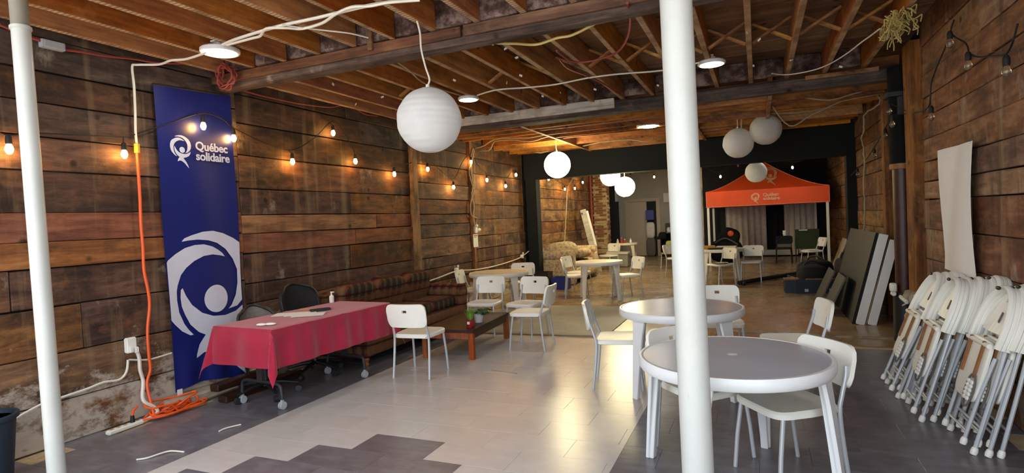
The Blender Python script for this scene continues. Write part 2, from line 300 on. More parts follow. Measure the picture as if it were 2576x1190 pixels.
def plaid():
    g = G('plaid_upholstery'); v = g.coord((1, 1, 1), rand=False)
    def stripes(direction, sc, ph, lo, hi):
        w = g.n('TexWave', {'Vector': v, 'Scale': sc, 'Phase Offset': ph}, bands_direction=direction).outputs['Fac']
        return g.band(w, lo, hi)
    col = S('5c211d')
    col = g.mix(g.math('MULTIPLY', stripes('Y', 2.4, 0, 0.55, 0.75), 0.5), col, S('7a5c3c'))
    col = g.mix(g.math('MULTIPLY', stripes('Z', 2.4, 1.0, 0.55, 0.75), 0.4), col, S('6e5638'))
    col = g.mix(g.math('MULTIPLY', stripes('Y', 2.4, 3.6, 0.86, 0.93), 0.8), col, S('1d2a22'))
    col = g.mix(g.math('MULTIPLY', stripes('X', 2.4, 0.4, 0.6, 0.8), 0.5), col, S('6e5638'))
    col = g.mix(g.math('MULTIPLY', stripes('Z', 2.4, 4.2, 0.88, 0.95), 0.8), col, S('2a1414'))
    f = g.noise(v, 90, 3); g.bump(f, 0.2, 0.004)
    return g.out(col, 0.95, 0.2)
MAT['plaid'] = plaid()
def floral():
    g = G('floral_upholstery'); v = g.coord(rand=False)
    v2 = g.mix(0.12, v, g.n('TexNoise', {'Vector': v, 'Scale': 5.0}).outputs['Color'])
    vo = g.n('TexVoronoi', {'Vector': v2, 'Scale': 21.0}); d = vo.outputs['Distance']
    pick = g.n('SeparateColor', {0: vo.outputs['Color']}).outputs[0]
    blob = g.ramp(pick, [(0.0, S('a8786a')), (0.3, S('6f7a58')), (0.55, S('8d7f9a')), (0.75, S('b9a283')), (1.0, S('c98f7c'))])
    col = g.mix(g.band(d, 0.42, 0.56, 0.8, 0), S('bfae8b'), blob)
    return g.out(col, 0.95, 0.2)
MAT['floral'] = floral()
def cloth_red():
    g = G('red_tablecloth'); v = g.coord(rand=False)
    f = g.noise(v, 5, 4); w = g.noise(v, 120, 2)
    col = g.ramp(f, [(0.3, S('9a1a35')), (0.7, S('ab233f'))]); g.bump(w, 0.12, 0.003)
    g.b.inputs['Sheen Weight'].default_value = 0.3
    return g.out(col, 0.85, 0.25)
MAT['cloth'] = cloth_red()
def column_paint():
    g = G('white_column_paint'); v = g.coord(rand=True)
    f = g.noise(v, 3, 6, 0.6); k = g.noise(g.coord((9, 9, 1.6)), 3, 7, 0.7)
    col = g.ramp(f, [(0.3, S('bbbdb9')), (0.7, S('c6c8c4'))])
    col = g.mix(g.band(k, 0.70, 0.76, 0, 0.7), col, S('8d8576')); g.bump(f, 0.1, 0.01)
    return g.out(col, 0.42, 0.5)
MAT['column'] = column_paint()
def plaster():
    g = G('peeling_plaster_blocking'); v = g.coord()
    f = g.noise(v, 4, 9, 0.72); 
    col = g.ramp(f, [(0.38, S('2e2120')), (0.5, S('5a4540')), (0.62, S('9b8781'))]); g.bump(f, 0.8, 0.03)
    return g.out(col, 0.9, 0.2)
MAT['blocking'] = plaster()

# ------------------------------------------------------------------ mesh builder
class MB:
    def __init__(s): s.v = []; s.f = []
    def add(s, vs, fs):
        o = len(s.v); s.v += [tuple(p) for p in vs]; s.f += [tuple(i + o for i in q) for q in fs]; return s
    def box(s, c, d, rot=None, top=None):
        x, y, z = d[0] / 2, d[1] / 2, d[2] / 2; t = top or (1, 1)
        vs = [(-x, -y, -z), (x, -y, -z), (x, y, -z), (-x, y, -z), (-x * t[0], -y * t[1], z), (x * t[0], -y * t[1], z), (x * t[0], y * t[1], z), (-x * t[0], y * t[1], z)]
        m = Euler(rot).to_matrix() if rot else None
        vs = [Vector(c) + (m @ Vector(p) if m else Vector(p)) for p in vs]
        return s.add(vs, [(0, 3, 2, 1), (4, 5, 6, 7), (0, 1, 5, 4), (1, 2, 6, 5), (2, 3, 7, 6), (3, 0, 4, 7)])
    def bar(s, a, b, w, h, up=(0, 0, 1)):
        """a board from a to b, w wide (sideways) and h thick"""
        a, b = Vector(a), Vector(b); d = (b - a).normalized(); up = Vector(up)
        if abs(d.dot(up)) > 0.98: up = Vector((0, 1, 0))
        sd = d.cross(up).normalized() * w / 2; up = sd.cross(d).normalized() * h / 2
        vs = [p + i * sd + j * up for p in (a, b) for i, j in ((-1, -1), (1, -1), (1, 1), (-1, 1))]
        return s.add(vs, [(0, 1, 2, 3), (7, 6, 5, 4), (0, 4, 5, 1), (1, 5, 6, 2), (2, 6, 7, 3), (3, 7, 4, 0)])
    def tube(s, pts, r, seg=8, closed=False, cap=True):
        P = [Vector(p) for p in pts]; n = len(P); rs = r if isinstance(r, (list, tuple)) else [r] * n
        o = len(s.v); u = None
        for i in range(n):
            if closed: d = P[(i + 1) % n] - P[i - 1]
            else: d = P[min(i + 1, n - 1)] - P[max(i - 1, 0)]
            if d.length < 1e-9: d = Vector((0, 0, 1))
            d.normalize()
            if u is None: u = d.orthogonal().normalized()
            else:
                u = u - d * u.dot(d)
                u = u.normalized() if u.length > 1e-6 else d.orthogonal().normalized()
            w = d.cross(u)
            for k in range(seg):
                a = 2 * math.pi * k / seg
                s.v.append(tuple(P[i] + rs[i] * (math.cos(a) * u + math.sin(a) * w)))
        for i in range(n if closed else n - 1):
            j = (i + 1) % n
            for k in range(seg):
                l = (k + 1) % seg
                s.f.append((o + i * seg + k, o + i * seg + l, o + j * seg + l, o + j * seg + k))
        if cap and not closed:
            s.f.append(tuple(o + k for k in reversed(range(seg)))); s.f.append(tuple(o + (n - 1) * seg + k for k in range(seg)))
        return s
    def cyl(s, a, b, r0, r1=None, seg=16): return s.tube([a, b], [r0, r1 if r1 is not None else r0], seg)
    def lathe(s, prof, seg=24, c=(0, 0, 0)):
        o = len(s.v); n = len(prof)
        for r, z in prof:
            for k in range(seg):
                a = 2 * math.pi * k / seg
                s.v.append((c[0] + max(r, 1e-4) * math.cos(a), c[1] + max(r, 1e-4) * math.sin(a), c[2] + z))
        for i in range(n - 1):
            for k in range(seg):
                l = (k + 1) % seg
                s.f.append((o + i * seg + k, o + i * seg + l, o + (i + 1) * seg + l, o + (i + 1) * seg + k))
        s.f.append(tuple(o + k for k in reversed(range(seg)))); s.f.append(tuple(o + (n - 1) * seg + k for k in range(seg)))
        return s
    def ball(s, c, r, seg=16, rings=10, sc=(1, 1, 1), p=1.0):
        o = len(s.v)
        def se(t): return math.copysign(abs(t) ** p, t)
        for i in range(rings + 1):
            th = math.pi * (0.002 + 0.996 * i / rings) - math.pi / 2
            for k in range(seg):
                a = 2 * math.pi * k / seg
                s.v.append((c[0] + r * sc[0] * se(math.cos(th)) * se(math.cos(a)), c[1] + r * sc[1] * se(math.cos(th)) * se(math.sin(a)), c[2] + r * sc[2] * se(math.sin(th))))
        for i in range(rings):
            for k in range(seg):
                l = (k + 1) % seg
                s.f.append((o + i * seg + k, o + i * seg + l, o + (i + 1) * seg + l, o + (i + 1) * seg + k))
        s.f.append(tuple(o + k for k in reversed(range(seg)))); s.f.append(tuple(o + rings * seg + k for k in range(seg)))
        return s
    def prism(s, outline, h, mat=None):
        """outline in local xy, from z=0 to h; mat places it"""
        n = len(outline); mat = mat or Matrix.Identity(4)
        vs = [mat @ Vector((x, y, z)) for z in (0, h) for x, y in outline]
        return s.add(vs, [tuple(reversed(range(n))), tuple(range(n, 2 * n))] + [(i, (i + 1) % n, n + (i + 1) % n, n + i) for i in range(n)])
    def sheet(s, fn, nu, nv, th=0.0, skip=()):
        """a surface fn(i/nu, j/nv) -> point; with th it gets a back face th behind along -normal"""
        P = [[Vector(fn(i / nu, j / nv)) for j in range(nv + 1)] for i in range(nu + 1)]
        if not th:
            return s.add([p for row in P for p in row], [(i * (nv + 1) + j, (i + 1) * (nv + 1) + j, (i + 1) * (nv + 1) + j + 1, i * (nv + 1) + j + 1) for i in range(nu) for j in range(nv) if (i, j) not in skip])
        W = nv + 1; idx = lambda i, j: i * W + j
        N = [Vector((0, 0, 0)) for _ in range((nu + 1) * W)]; F = []; edges = {}
        for i in range(nu):
            for j in range(nv):
                if (i, j) in skip: continue
                q = (idx(i, j), idx(i + 1, j), idx(i + 1, j + 1), idx(i, j + 1)); F.append(q)
                n = (P[i + 1][j + 1] - P[i][j]).cross(P[i][j + 1] - P[i + 1][j])
                for k in q: N[k] += n
                for k in range(4):
                    e = (q[k], q[(k + 1) % 4])
                    if (e[1], e[0]) in edges: del edges[(e[1], e[0])]
                    else: edges[e] = 1
        flat = [p for row in P for p in row]; m = len(flat)
        back = [p - n.normalized() * th if n.length > 1e-12 else p - Vector((0, 0, 1e-4)) for p, n in zip(flat, N)]
        used = sorted({k for q in F for k in q}); mp = {k: i for i, k in enumerate(used)}; u = len(used)
        vs = [flat[k] for k in used] + [back[k] for k in used]
        fs = [tuple(mp[k] for k in q) for q in F] + [tuple(u + mp[k] for k in reversed(q)) for q in F]
        fs += [(mp[b], mp[a], u + mp[a], u + mp[b]) for a, b in edges]
        return s.add(vs, fs)
    def mesh(s, name, mat, smooth=30, bevel=0.0, seg=2):
        me = bpy.data.meshes.new(name); me.from_pydata([tuple(p) for p in s.v], [], s.f)
        bm = bmesh.new(); bm.from_mesh(me)
        bmesh.ops.recalc_face_normals(bm, faces=bm.faces[:])
        if bevel:
            ed = [e for e in bm.edges if len(e.link_faces) == 2 and e.calc_face_angle(0) > R(35)]
            bmesh.ops.bevel(bm, geom=ed, offset=bevel, segments=seg, affect='EDGES', clamp_overlap=True)
        bm.to_mesh(me); bm.free()
        if smooth:
            me.shade_smooth(); me.set_sharp_from_angle(angle=R(smooth))
        me.materials.append(mat if not isinstance(mat, str) else MAT[mat])
        return me

def put(name, me, parent=None, loc=(0, 0, 0), rot=(0, 0, 0), label=None):
    o = bpy.data.objects.new(name, me); COL.objects.link(o)
    o.location = loc; o.rotation_euler = rot
    if parent: o.parent = parent
    if label: o['label'] = label
    return o
def part(name, mb, mat, parent, smooth=30, bevel=0.0, label=None, seg=2):
    return put(name, mb.mesh(name, mat, smooth, bevel, seg), parent, label=label)
def tag(o, label, cat, group=None):
    o['label'] = label; o['category'] = cat
    if group: o['group'] = group
    return o
def thing(name, label, cat, loc=(0, 0, 0), rz=0.0, group=None, rot=None):
    o = bpy.data.objects.new(name, None); COL.objects.link(o); o.empty_display_size = 0.1
    o.location = loc; o.rotation_euler = rot or (0, 0, rz)
    return tag(o, label, cat, group)
def solo(name, mb, mat, label, cat, group=None, smooth=30, bevel=0.0):
    """a thing that is one mesh, its origin moved to the foot of the mesh"""
    xs = [p[0] for p in mb.v]; ys = [p[1] for p in mb.v]; zs = [p[2] for p in mb.v]
    c = Vector(((min(xs) + max(xs)) / 2, (min(ys) + max(ys)) / 2, min(zs)))
    mb.v = [tuple(Vector(p) - c) for p in mb.v]
    return tag(put(name, mb.mesh(name, mat, smooth, bevel), None, c), label, cat, group)
def struct(name, mb, mat, parent=None, bevel=0.0, smooth=30):
    o = put(name, mb.mesh(name, mat, smooth, bevel), parent)
    if not parent: o['kind'] = 'structure'
    return o
def shell(name):
    o = bpy.data.objects.new(name, None); COL.objects.link(o); o['kind'] = 'structure'; return o
def dup(root, loc, rz=None, label=None, group=None, rot=None):
    r = root.copy(); COL.objects.link(r); r.location = loc
    if rot: r.rotation_euler = rot
    elif rz is not None: r.rotation_euler = (0, 0, rz)
    if label: r['label'] = label
    if group: r['group'] = group
    for ch in list(root.children):
        c = ch.copy(); COL.objects.link(c); c.parent = r
        for gch in list(ch.children):
            d = gch.copy(); COL.objects.link(d); d.parent = c
    return r
def smoothline(pts, n=5, jit=0.0):
    P = [Vector(p) for p in pts]; out = []
    for i in range(len(P) - 1):
        a, b, c, d = P[max(i - 1, 0)], P[i], P[i + 1], P[min(i + 2, len(P) - 1)]
        for k in range(n):
            t = k / n
            q = 0.5 * ((2 * b) + (c - a) * t + (2 * a - 5 * b + 4 * c - d) * t * t + (3 * b - a - 3 * c + d) * t ** 3)
            if jit: q = q + Vector((random.uniform(-jit, jit), random.uniform(-jit, jit), random.uniform(-jit, jit)))
            out.append(q)
    out.append(P[-1]); return out
def cord(name, key, r, mat, label, cat='cable', group=None, n=5, jit=0.0, seg=6):
    pts = PTS[key] if isinstance(key, str) else key
    return solo(name, MB().tube(smoothline(pts, n, jit), r, seg), mat, label, cat, group)
# ------------------------------------------------------------------ the setting
def board(parent, name, c, d, mat, jit=0.004, bevel=0.006, rot=None):
    """one board: its own object, origin at its middle, edges slightly worn and uneven"""
    x, y, z = d[0] / 2, d[1] / 2, d[2] / 2
    L = max(range(3), key=lambda i: d[i]); n = 3
    mb = MB(); ring = []
    oth = [i for i in range(3) if i != L]
    for k in range(n + 1):
        t = -1 + 2 * k / n
        for a, b in ((-1, -1), (1, -1), (1, 1), (-1, 1)):
            p = [0, 0, 0]; p[L] = t * d[L] / 2
            p[oth[0]] = a * d[oth[0]] / 2 + random.uniform(-jit, jit); p[oth[1]] = b * d[oth[1]] / 2 + random.uniform(-jit, jit)
            mb.v.append(tuple(p))
    for k in range(n):
        for i in range(4):
            j = (i + 1) % 4
            mb.f.append((k * 4 + i, k * 4 + j, k * 4 + 4 + j, k * 4 + 4 + i))
    mb.f += [(3, 2, 1, 0), (n * 4, n * 4 + 1, n * 4 + 2, n * 4 + 3)]
    return put(name, mb.mesh(name, mat, 0, bevel, 1), parent, c, rot or (0, 0, 0))

def plank_wall(parent, xface, sgn, segs, mat, th=0.05, pick=None):
    """boards laid flat one above another; sgn +1 when the room is on the +x side"""
    for y0, y1, zs in segs:
        for z0, z1 in zip(zs[:-1], zs[1:]):
            cuts = [y0, y1]
            if y1 - y0 > 2.6 and random.random() < 0.6: cuts = [y0, random.uniform(y0 + 0.9, y1 - 0.9), y1]
            for a, b in zip(cuts[:-1], cuts[1:]):
                dx = random.uniform(-0.007, 0.007)
                board(parent, 'plank', (xface - sgn * th / 2 + dx, (a + b) / 2, (z0 + z1) / 2), (th, b - a - 0.006, z1 - z0 - random.uniform(0.004, 0.013)), pick(y0, z0) if pick else mat, jit=0.004, rot=(random.uniform(-0.0015, 0.0015), 0, 0))

XL, XR = -4.97, 1.56
wl = shell('wall_left')
struct('wall_backing', MB().box((-5.07, 6.75, 1.7), (0.08, 11.5, 3.5)), 'dark_wall', wl)
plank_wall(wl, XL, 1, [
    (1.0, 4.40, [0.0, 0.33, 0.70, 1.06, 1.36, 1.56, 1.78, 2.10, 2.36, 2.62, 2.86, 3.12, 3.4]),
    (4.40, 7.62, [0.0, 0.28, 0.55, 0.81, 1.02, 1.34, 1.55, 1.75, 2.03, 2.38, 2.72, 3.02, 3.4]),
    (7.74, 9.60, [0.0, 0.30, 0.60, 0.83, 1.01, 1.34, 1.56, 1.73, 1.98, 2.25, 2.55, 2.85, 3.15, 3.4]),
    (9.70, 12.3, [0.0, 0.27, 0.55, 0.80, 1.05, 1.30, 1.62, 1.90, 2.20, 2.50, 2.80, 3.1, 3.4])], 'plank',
    pick=lambda y, z: 'plank_dark' if z > 2.3 or (1.75 < z < 1.8) else 'plank_warm' if 1.30 < z < 1.6 and y < 7 else 'plank')
board(wl, 'stud', (XL + 0.02, 7.68, 1.7), (0.09, 0.14, 3.38), 'stud')
board(wl, 'stud', (XL + 0.015, 9.65, 1.7), (0.07, 0.11, 3.38), 'stud')
wr = shell('wall_right')
struct('wall_backing', MB().box((1.67, 4.3, 1.7), (0.08, 6.8, 3.5)), 'dark_wall', wr)
struct('wall_backing', MB().box((1.82, 10.1, 1.7), (0.08, 5.0, 3.5)), 'dark_wall', wr)
plank_wall(wr, XR, -1, [
    (1.0, 4.2, [0.0, 0.30, 0.62, 0.98, 1.27, 1.57, 1.75, 1.96, 2.18, 2.40, 2.60, 2.83, 3.1, 3.4]),
    (4.2, 7.0, [0.0, 0.30, 0.62, 0.98, 1.28, 1.57, 1.75, 1.95, 2.17, 2.39, 2.58, 2.80, 3.1, 3.4])], 'plank_right')
plank_wall(wr, 1.72, -1, [(7.4, 9.9, [0.0, 0.3, 0.6, 0.9, 1.15, 1.45, 1.75, 2.0, 2.25, 2.5, 2.8, 3.1, 3.4]),
                           (9.9, 12.4, [0.0, 0.28, 0.55, 0.85, 1.2, 1.45, 1.7, 2.05, 2.25, 2.55, 2.8, 3.1, 3.4])], 'plank_rear')
board(wr, 'stud', (XR - 0.02, 7.16, 1.6), (0.14, 0.30, 3.2), 'stud')
board(wr, 'stud', (1.66, 9.3, 1.6), (0.10, 0.16, 3.2), 'stud')
# rubble at the foot of the right-hand stud
for i in range(9):
    put('stone', MB().ball((0, 0, 0), 0.09, 8, 6, (1, 1.2, 0.8), 0.8).mesh('stone', 'curb', 40), wr, (1.50 + random.uniform(-.03, .03), 7.02 + (i % 3) * 0.13, 0.10 + (i // 3) * 0.22), (random.random(), random.random(), 0))
# rear room
wlr = shell('wall_left_rear')
struct('wall_backing', MB().box((-5.07, 17.2, 1.7), (0.08, 9.4, 3.5)), 'dark_wall', wlr)
plank_wall(wlr, XL, 1, [(12.6, 15.2, [0.0, 0.3, 0.62, 0.95, 1.2, 1.5, 1.8, 2.1, 2.35, 2.65, 2.95, 3.2]),
                         (15.2, 18.3, [0.0, 0.3, 0.6, 0.9, 1.2, 1.5, 1.8, 2.1, 2.4, 2.7, 3.0, 3.2])], 'plank_rear')
wrr = shell('wall_right_rear')
struct('wall_backing', MB().box((2.18, 17.2, 1.7), (0.08, 9.4, 3.5)), 'dark_wall', wrr)
plank_wall(wrr, 2.10, -1, [(12.6, 16.0, [0.0, 0.3, 0.6, 0.9, 1.2, 1.5, 1.8, 2.1, 2.4, 2.7, 3.0, 3.2]),
                            (16.0, 21.0, [0.0, 0.3, 0.6, 0.9, 1.2, 1.5, 1.8, 2.1, 2.4, 2.7, 3.0, 3.2])], 'plank_rear')
struct('wall_return', MB().box((2.0, 12.66, 1.7), (0.6, 0.08, 3.4)), 'dark_wall', wrr)
struct('wall_return', MB().box((-5.15, 12.6, 1.7), (0.3, 0.2, 3.4)), 'dark_wall', wlr)
board(wrr, 'stud', (2.03, 14.4, 1.6), (0.12, 0.14, 3.0), 'stud')
wb = shell('wall_back')
struct('wall_panel', MB().box((0.35, 21.0, 1.6), (4.2, 0.1, 3.3)), 'dark_wall', wb)
struct('wall_panel', MB().box((-3.5, 22.0, 1.6), (4.2, 0.1, 3.3)), 'grey_wall', wb)
struct('wall_panel', MB().box((-1.70, 21.5, 1.6), (0.1, 1.0, 3.2)), 'grey_wall', wb)
# end of a partition beside the tent, edge on
pt = shell('trim_1')
struct('partition_end', MB().box((-1.56, 17.75, 1.5), (0.12, 0.4, 3.0)), 'beige_door', pt)
struct('partition_edge', MB().box((-1.475, 17.58, 1.5), (0.05, 0.06, 3.0)), 'tan_board', pt)

# floor: laid tiles in front, worn sheets behind
fl = shell('floor')
struct('slab', MB().box((-1.7, 6.0, -0.06), (6.9, 12.0, 0.10)), 'mortar', fl)
TW, TH = 0.587, 0.300
tm = {k: MB().box((0, 0, 0), (TW - 0.0014, TH - 0.0014, 0.012)).mesh('tile', MAT[k], 0, 0.0006, 1) for k in ('tile_light', 'tile_dark')}
half = {k: MB().box((0, 0, 0), (TW / 2 - 0.0014, TH - 0.0014, 0.012)).mesh('tile', MAT[k], 0, 0.0006, 1) for k in ('tile_light', 'tile_dark')}
X0 = -0.875
for r in range(21):
    y = 1.40 + TH * (r - 1) + TH / 2 - 0.01
    if y > 7.2: break
    yc = y
    row = round((3.341 - yc) / TH)          # 0 is the row of the single dark tile, then 1, 2, 3 towards the door
    off = (row % 2) * TW / 2
    xl = -2.387 + off
    ks = range(-6, 8)
    for k in ks:
        cx = xl + k * TW
        if cx - TW / 2 < -5.2 or cx + TW / 2 > 1.85: continue
        dark = cx < -3.75 or cx > X0
        if 0 <= row and abs(cx + 2.387 + (0 if row % 2 == 0 else 0)) < TW * (row / 2 + 0.26) and row <= 6: dark = True
        edge = None
        for ex in (-3.77, X0):                # a tile cut where the light strip meets the dark
            if cx - TW / 2 + 0.03 < ex < cx + TW / 2 - 0.03: edge = ex
        if edge is None:
            put('tile', tm['tile_dark' if dark else 'tile_light'], fl, (cx, yc, -0.006 + random.uniform(-0.0004, 0.0004)))
        else:
            for a, b, s in ((cx - TW / 2, edge, edge < -2), (edge, cx + TW / 2, edge > -2)):
                w = b - a
                put('tile', MB().box((0, 0, 0), (w - 0.0014, TH - 0.0014, 0.012)).mesh('tile', MAT['tile_dark' if s else 'tile_light'], 0, 0.0006, 1), fl, ((a + b) / 2, yc, -0.006))
for i, (a, b, c, d) in enumerate(((-5.05, 1.75, 9.75, 22.0), (-1.86, 1.75, 7.24, 9.75), (-5.05, -4.35, 7.24, 9.75))):
    struct('floor_sheet', MB().box(((a + b) / 2, (c + d) / 2, -0.006), (b - a - 0.006, d - c - 0.004, 0.012)), 'floor_rear', fl)
struct('floor_sheet', MB().box((1.95, 17.3, -0.006), (0.45, 9.4, 0.012)), 'floor_rear', fl)
struct('floor_sheet', MB().box((-3.105, 8.49, -0.0055), (2.47, 2.50, 0.012)), 'concrete', fl)
struct('threshold_strip', MB().box((0.55, 7.74, 0.006), (1.95, 0.07, 0.014), (0, 0, -0.08)), 'tan_board', fl)
struct('threshold_strip', MB().box((-1.87, 8.0, 0.004), (0.03, 1.1, 0.01)), 'black', fl)
struct('threshold_strip', MB().box((-2.9, 7.225, 0.002), (2.9, 0.03, 0.01), (0, 0, 0.03)), 'curb', fl)
struct('threshold_strip', MB().bar((-2.62, 5.36, 0.001), (-2.30, 5.30, 0.001), 0.02, 0.004), 'curb', fl)
bl = shell('baseboard_left')
for i in range(4):
    board(bl, 'curb_block', (-4.90, 3.35 + i * 1.0 + 0.5, 0.05), (0.16 + random.uniform(-.02, .02), 0.98, 0.12 + random.uniform(-.03, .03)), 'curb', 0.015, 0.02)
gr = struct('ground', MB().box((-1.7, -9.0, -0.08), (60, 20.0, 0.1)), 'pavement')

# ceiling: joists on beams, bridging between them, boards above
ce = shell('ceiling')
for i in range(26):
    y = 1.1 + i * 0.445
    if y > 12.3: break
    board(ce, 'subfloor_board', (-1.7, y + 0.22, 3.40), (6.9, 0.43, 0.04), 'subfloor', 0.002, 0.004)
struct('rear_ceiling', MB().box((-1.5, 17.2, 3.25), (7.6, 9.6, 0.1)), 'dark_wall', ce)
struct('upper_floor', MB().box((-1.7, 6.7, 3.47), (7.2, 11.4, 0.08)), 'dark_wall', ce)
JX = [1.18 - 0.4 * i for i in range(16)]
for k, x in enumerate(JX):
    board(ce, 'joist', (x + 0.03, 2.56, 3.255), (0.052, 3.12, 0.235), 'joist', 0.003, 0.004)
    board(ce, 'joist', (x, 6.05, 3.245), (0.052, 3.5, 0.235), 'joist', 0.003, 0.004)
# plaster blocking between the joists over the first and the second beam
for k in range(15):
    board(ce, 'blocking', (JX[k] - 0.20, 4.16, 3.27), (0.345, 0.05, 0.22), 'blocking', 0.008, 0.01)
    board(ce, 'blocking', (JX[k] - 0.20, 7.74, 3.27), (0.345, 0.05, 0.22), 'blocking', 0.008, 0.01)
# cross bridging at mid span
for k in range(15):
    a, b = JX[k], JX[k + 1]
    dy = random.uniform(-0.05, 0.05)
    if k < 7 or k % 3 == 0:
        p = [(a - 0.03, 6.0 + dy, 3.335), (b + 0.03, 6.02 + dy, 3.15)]
        put('bridging', MB().bar(*p, 0.045, 0.022, (0, 0, 1)).mesh('bridging', 'brace', 0), ce)
    if k not in (9, 12):
        p = [(a - 0.03, 6.07 + dy, 3.15), (b + 0.03, 6.05 + dy, 3.335)]
        put('bridging', MB().bar(*p, 0.045, 0.022, (0, 0, 1)).mesh('bridging', 'brace', 0), ce)
# third bay: joists run across
for i in range(10):
    y = 8.15 + i * 0.43
    for a, b in ((-4.95, -3.35), (-3.30, -0.95), (-0.90, 0.17), (0.22, 1.6)):
        if random.random() < 0.12: continue
        board(ce, 'joist', ((a + b) / 2, y + random.uniform(-.05, .05), 3.165 + random.uniform(-0.03, 0.03)), (b - a, 0.05, 0.27), 'joist_x', 0.003, 0.004)
for x in (-3.32, -0.92, 0.20):
    board(ce, 'trimmer', (x, 10.1, 3.16), (0.055, 4.4, 0.30), 'joist', 0.003, 0.004)
for i, p in enumerate(PTS['paperscraps']):
    put('paper_scrap', MB().box((0, 0, 0), (0.035, 0.004, 0.022), (0.3, 0.4, i)).mesh('paper_scrap', 'paper', 0), ce, p)

def beam_thing(name, label):
    o = shell(name); o['label'] = label; o['category'] = 'beam'; return o
b1 = beam_thing('beam', 'rough dark timber beam under the ceiling nearest the entrance with a lighter ledger board')
board(b1, 'timber', (-1.7, 4.25, 3.075), (6.6, 0.16, 0.14), 'beam', 0.014, 0.02)
board(b1, 'ledger', (-3.6, 4.155, 3.10), (2.9, 0.045, 0.085), 'ledger', 0.004, 0.005)
board(b1, 'ledger', (-0.35, 4.155, 3.10), (3.55, 0.045, 0.085), 'ledger', 0.004, 0.005)
put('nailed_block', MB().box((0, 0, 0), (0.05, 0.03, 0.22)).mesh('nailed_block', 'ledger', 0, 0.004), b1, (-3.02, 4.12, 3.19))
b2 = beam_thing('beam', 'charred dark timber beam across the middle of the room with a peeling white board')
board(b2, 'timber', (-1.7, 7.86, 3.05), (6.6, 0.24, 0.17), 'beam', 0.018, 0.03)
board(b2, 'peeling_board', (-2.95, 7.71, 3.085), (2.45, 0.04, 0.13), 'peeling', 0.012, 0.008)
board(b2, 'peeling_board', (0.95, 7.71, 3.09), (0.75, 0.035, 0.05), 'brace', 0.004, 0.005)
b3 = beam_thing('beam', 'wide slate grey painted beam over the opening to the rear room')
struct('beam_casing', MB().box((-1.6, 12.55, 2.80), (6.75, 0.30, 0.60)), 'slate', b3, 0.01)
struct('post_left', MB().box((-4.80, 12.5, 1.25), (0.26, 0.28, 2.52)), 'slate', b3, 0.01)
struct('post_right', MB().box((1.66, 12.5, 1.25), (0.20, 0.28, 2.52)), 'slate', b3, 0.01)
struct('header_above', MB().box((-1.6, 12.55, 3.25), (7.4, 0.10, 0.32)), 'blocking', b3)

# columns
cl = thing('column', 'slim white steel column beside the plank wall and the dark bin', 'column', (-4.09, 2.11, 0)); cl['kind'] = 'structure'
part('shaft', MB().tube([(-0.006, 0, 0), (-0.066, 0, 2.88)], 0.050, 32), 'column', cl)
part('collar', MB().tube([(-0.066, 0, 2.875), (-0.067, 0, 2.90)], 0.057, 32), 'column', cl, bevel=0.004)
part('cap_pipe', MB().tube([(-0.068, 0, 2.89), (-0.075, 0, 3.14)], 0.048, 32), 'concrete', cl)
cr = thing('column', 'thick white painted steel column standing in front of the round tables', 'column', (-0.298, 2.8, 0)); cr['kind'] = 'structure'
part('shaft', MB().tube([(0, 0, 0.02), (-0.024, 0, 3.12)], 0.0735, 40), 'column', cr)
part('base_plate', MB().box((0, 0, 0.01), (0.22, 0.22, 0.02)), 'column', cr, bevel=0.004)
pr = thing('column', 'dark iron column with a rusty red middle against the right wall', 'column', (1.50, 7.62, 0)); pr['kind'] = 'structure'
part('lower_sleeve', MB().cyl((0, 0, 0), (0, 0, 0.55), 0.125, 0.12, 24), 'black', pr)
part('rust_shaft', MB().cyl((0, 0, 0.55), (0, 0, 1.95), 0.095, 0.095, 24), 'rust', pr)
part('collar', MB().cyl((0, 0, 1.93), (0, 0, 1.99), 0.12, 0.12, 24), 'rust_strip', pr, bevel=0.006)
part('upper_shaft', MB().cyl((0, 0, 1.99), (0, 0, 3.06), 0.115, 0.115, 24), 'charred', pr)
part('bracket', MB().box((0.0, -0.02, 2.75), (0.30, 0.26, 0.05)).box((0, -0.10, 2.62), (0.10, 0.06, 0.2)), 'dark_steel', pr, bevel=0.006)

# brick pilaster, its bricks laid one by one
bp = shell('trim_2')
struct('pilaster_core', MB().box((-4.72, 18.55, 1.6), (0.44, 0.36, 3.2)), 'mortar', bp)
bm_ = [MB().box((0, 0, 0), (0.21, 0.05, 0.062)).mesh('brick', MAT[k], 0, 0.006, 1) for k in ('brick', 'brick_pale')]
for r in range(40):
    z = 0.10 + r * 0.076
    for k in range(3):
        x = -4.86 + k * 0.225 - (0.11 if r % 2 else 0)
        if x < -4.92 or x > -4.55: continue
        put('brick', bm_[random.random() < 0.4], bp, (x, 18.365 + random.uniform(-0.012, 0.006), z), (0, random.uniform(-.02, .02), random.uniform(-.03, .03)))
    put('brick', bm_[random.random() < 0.3], bp, (-4.495 + random.uniform(-.006, .01), 18.46 + (r % 2) * 0.10, z), (0, 0, R(90)))
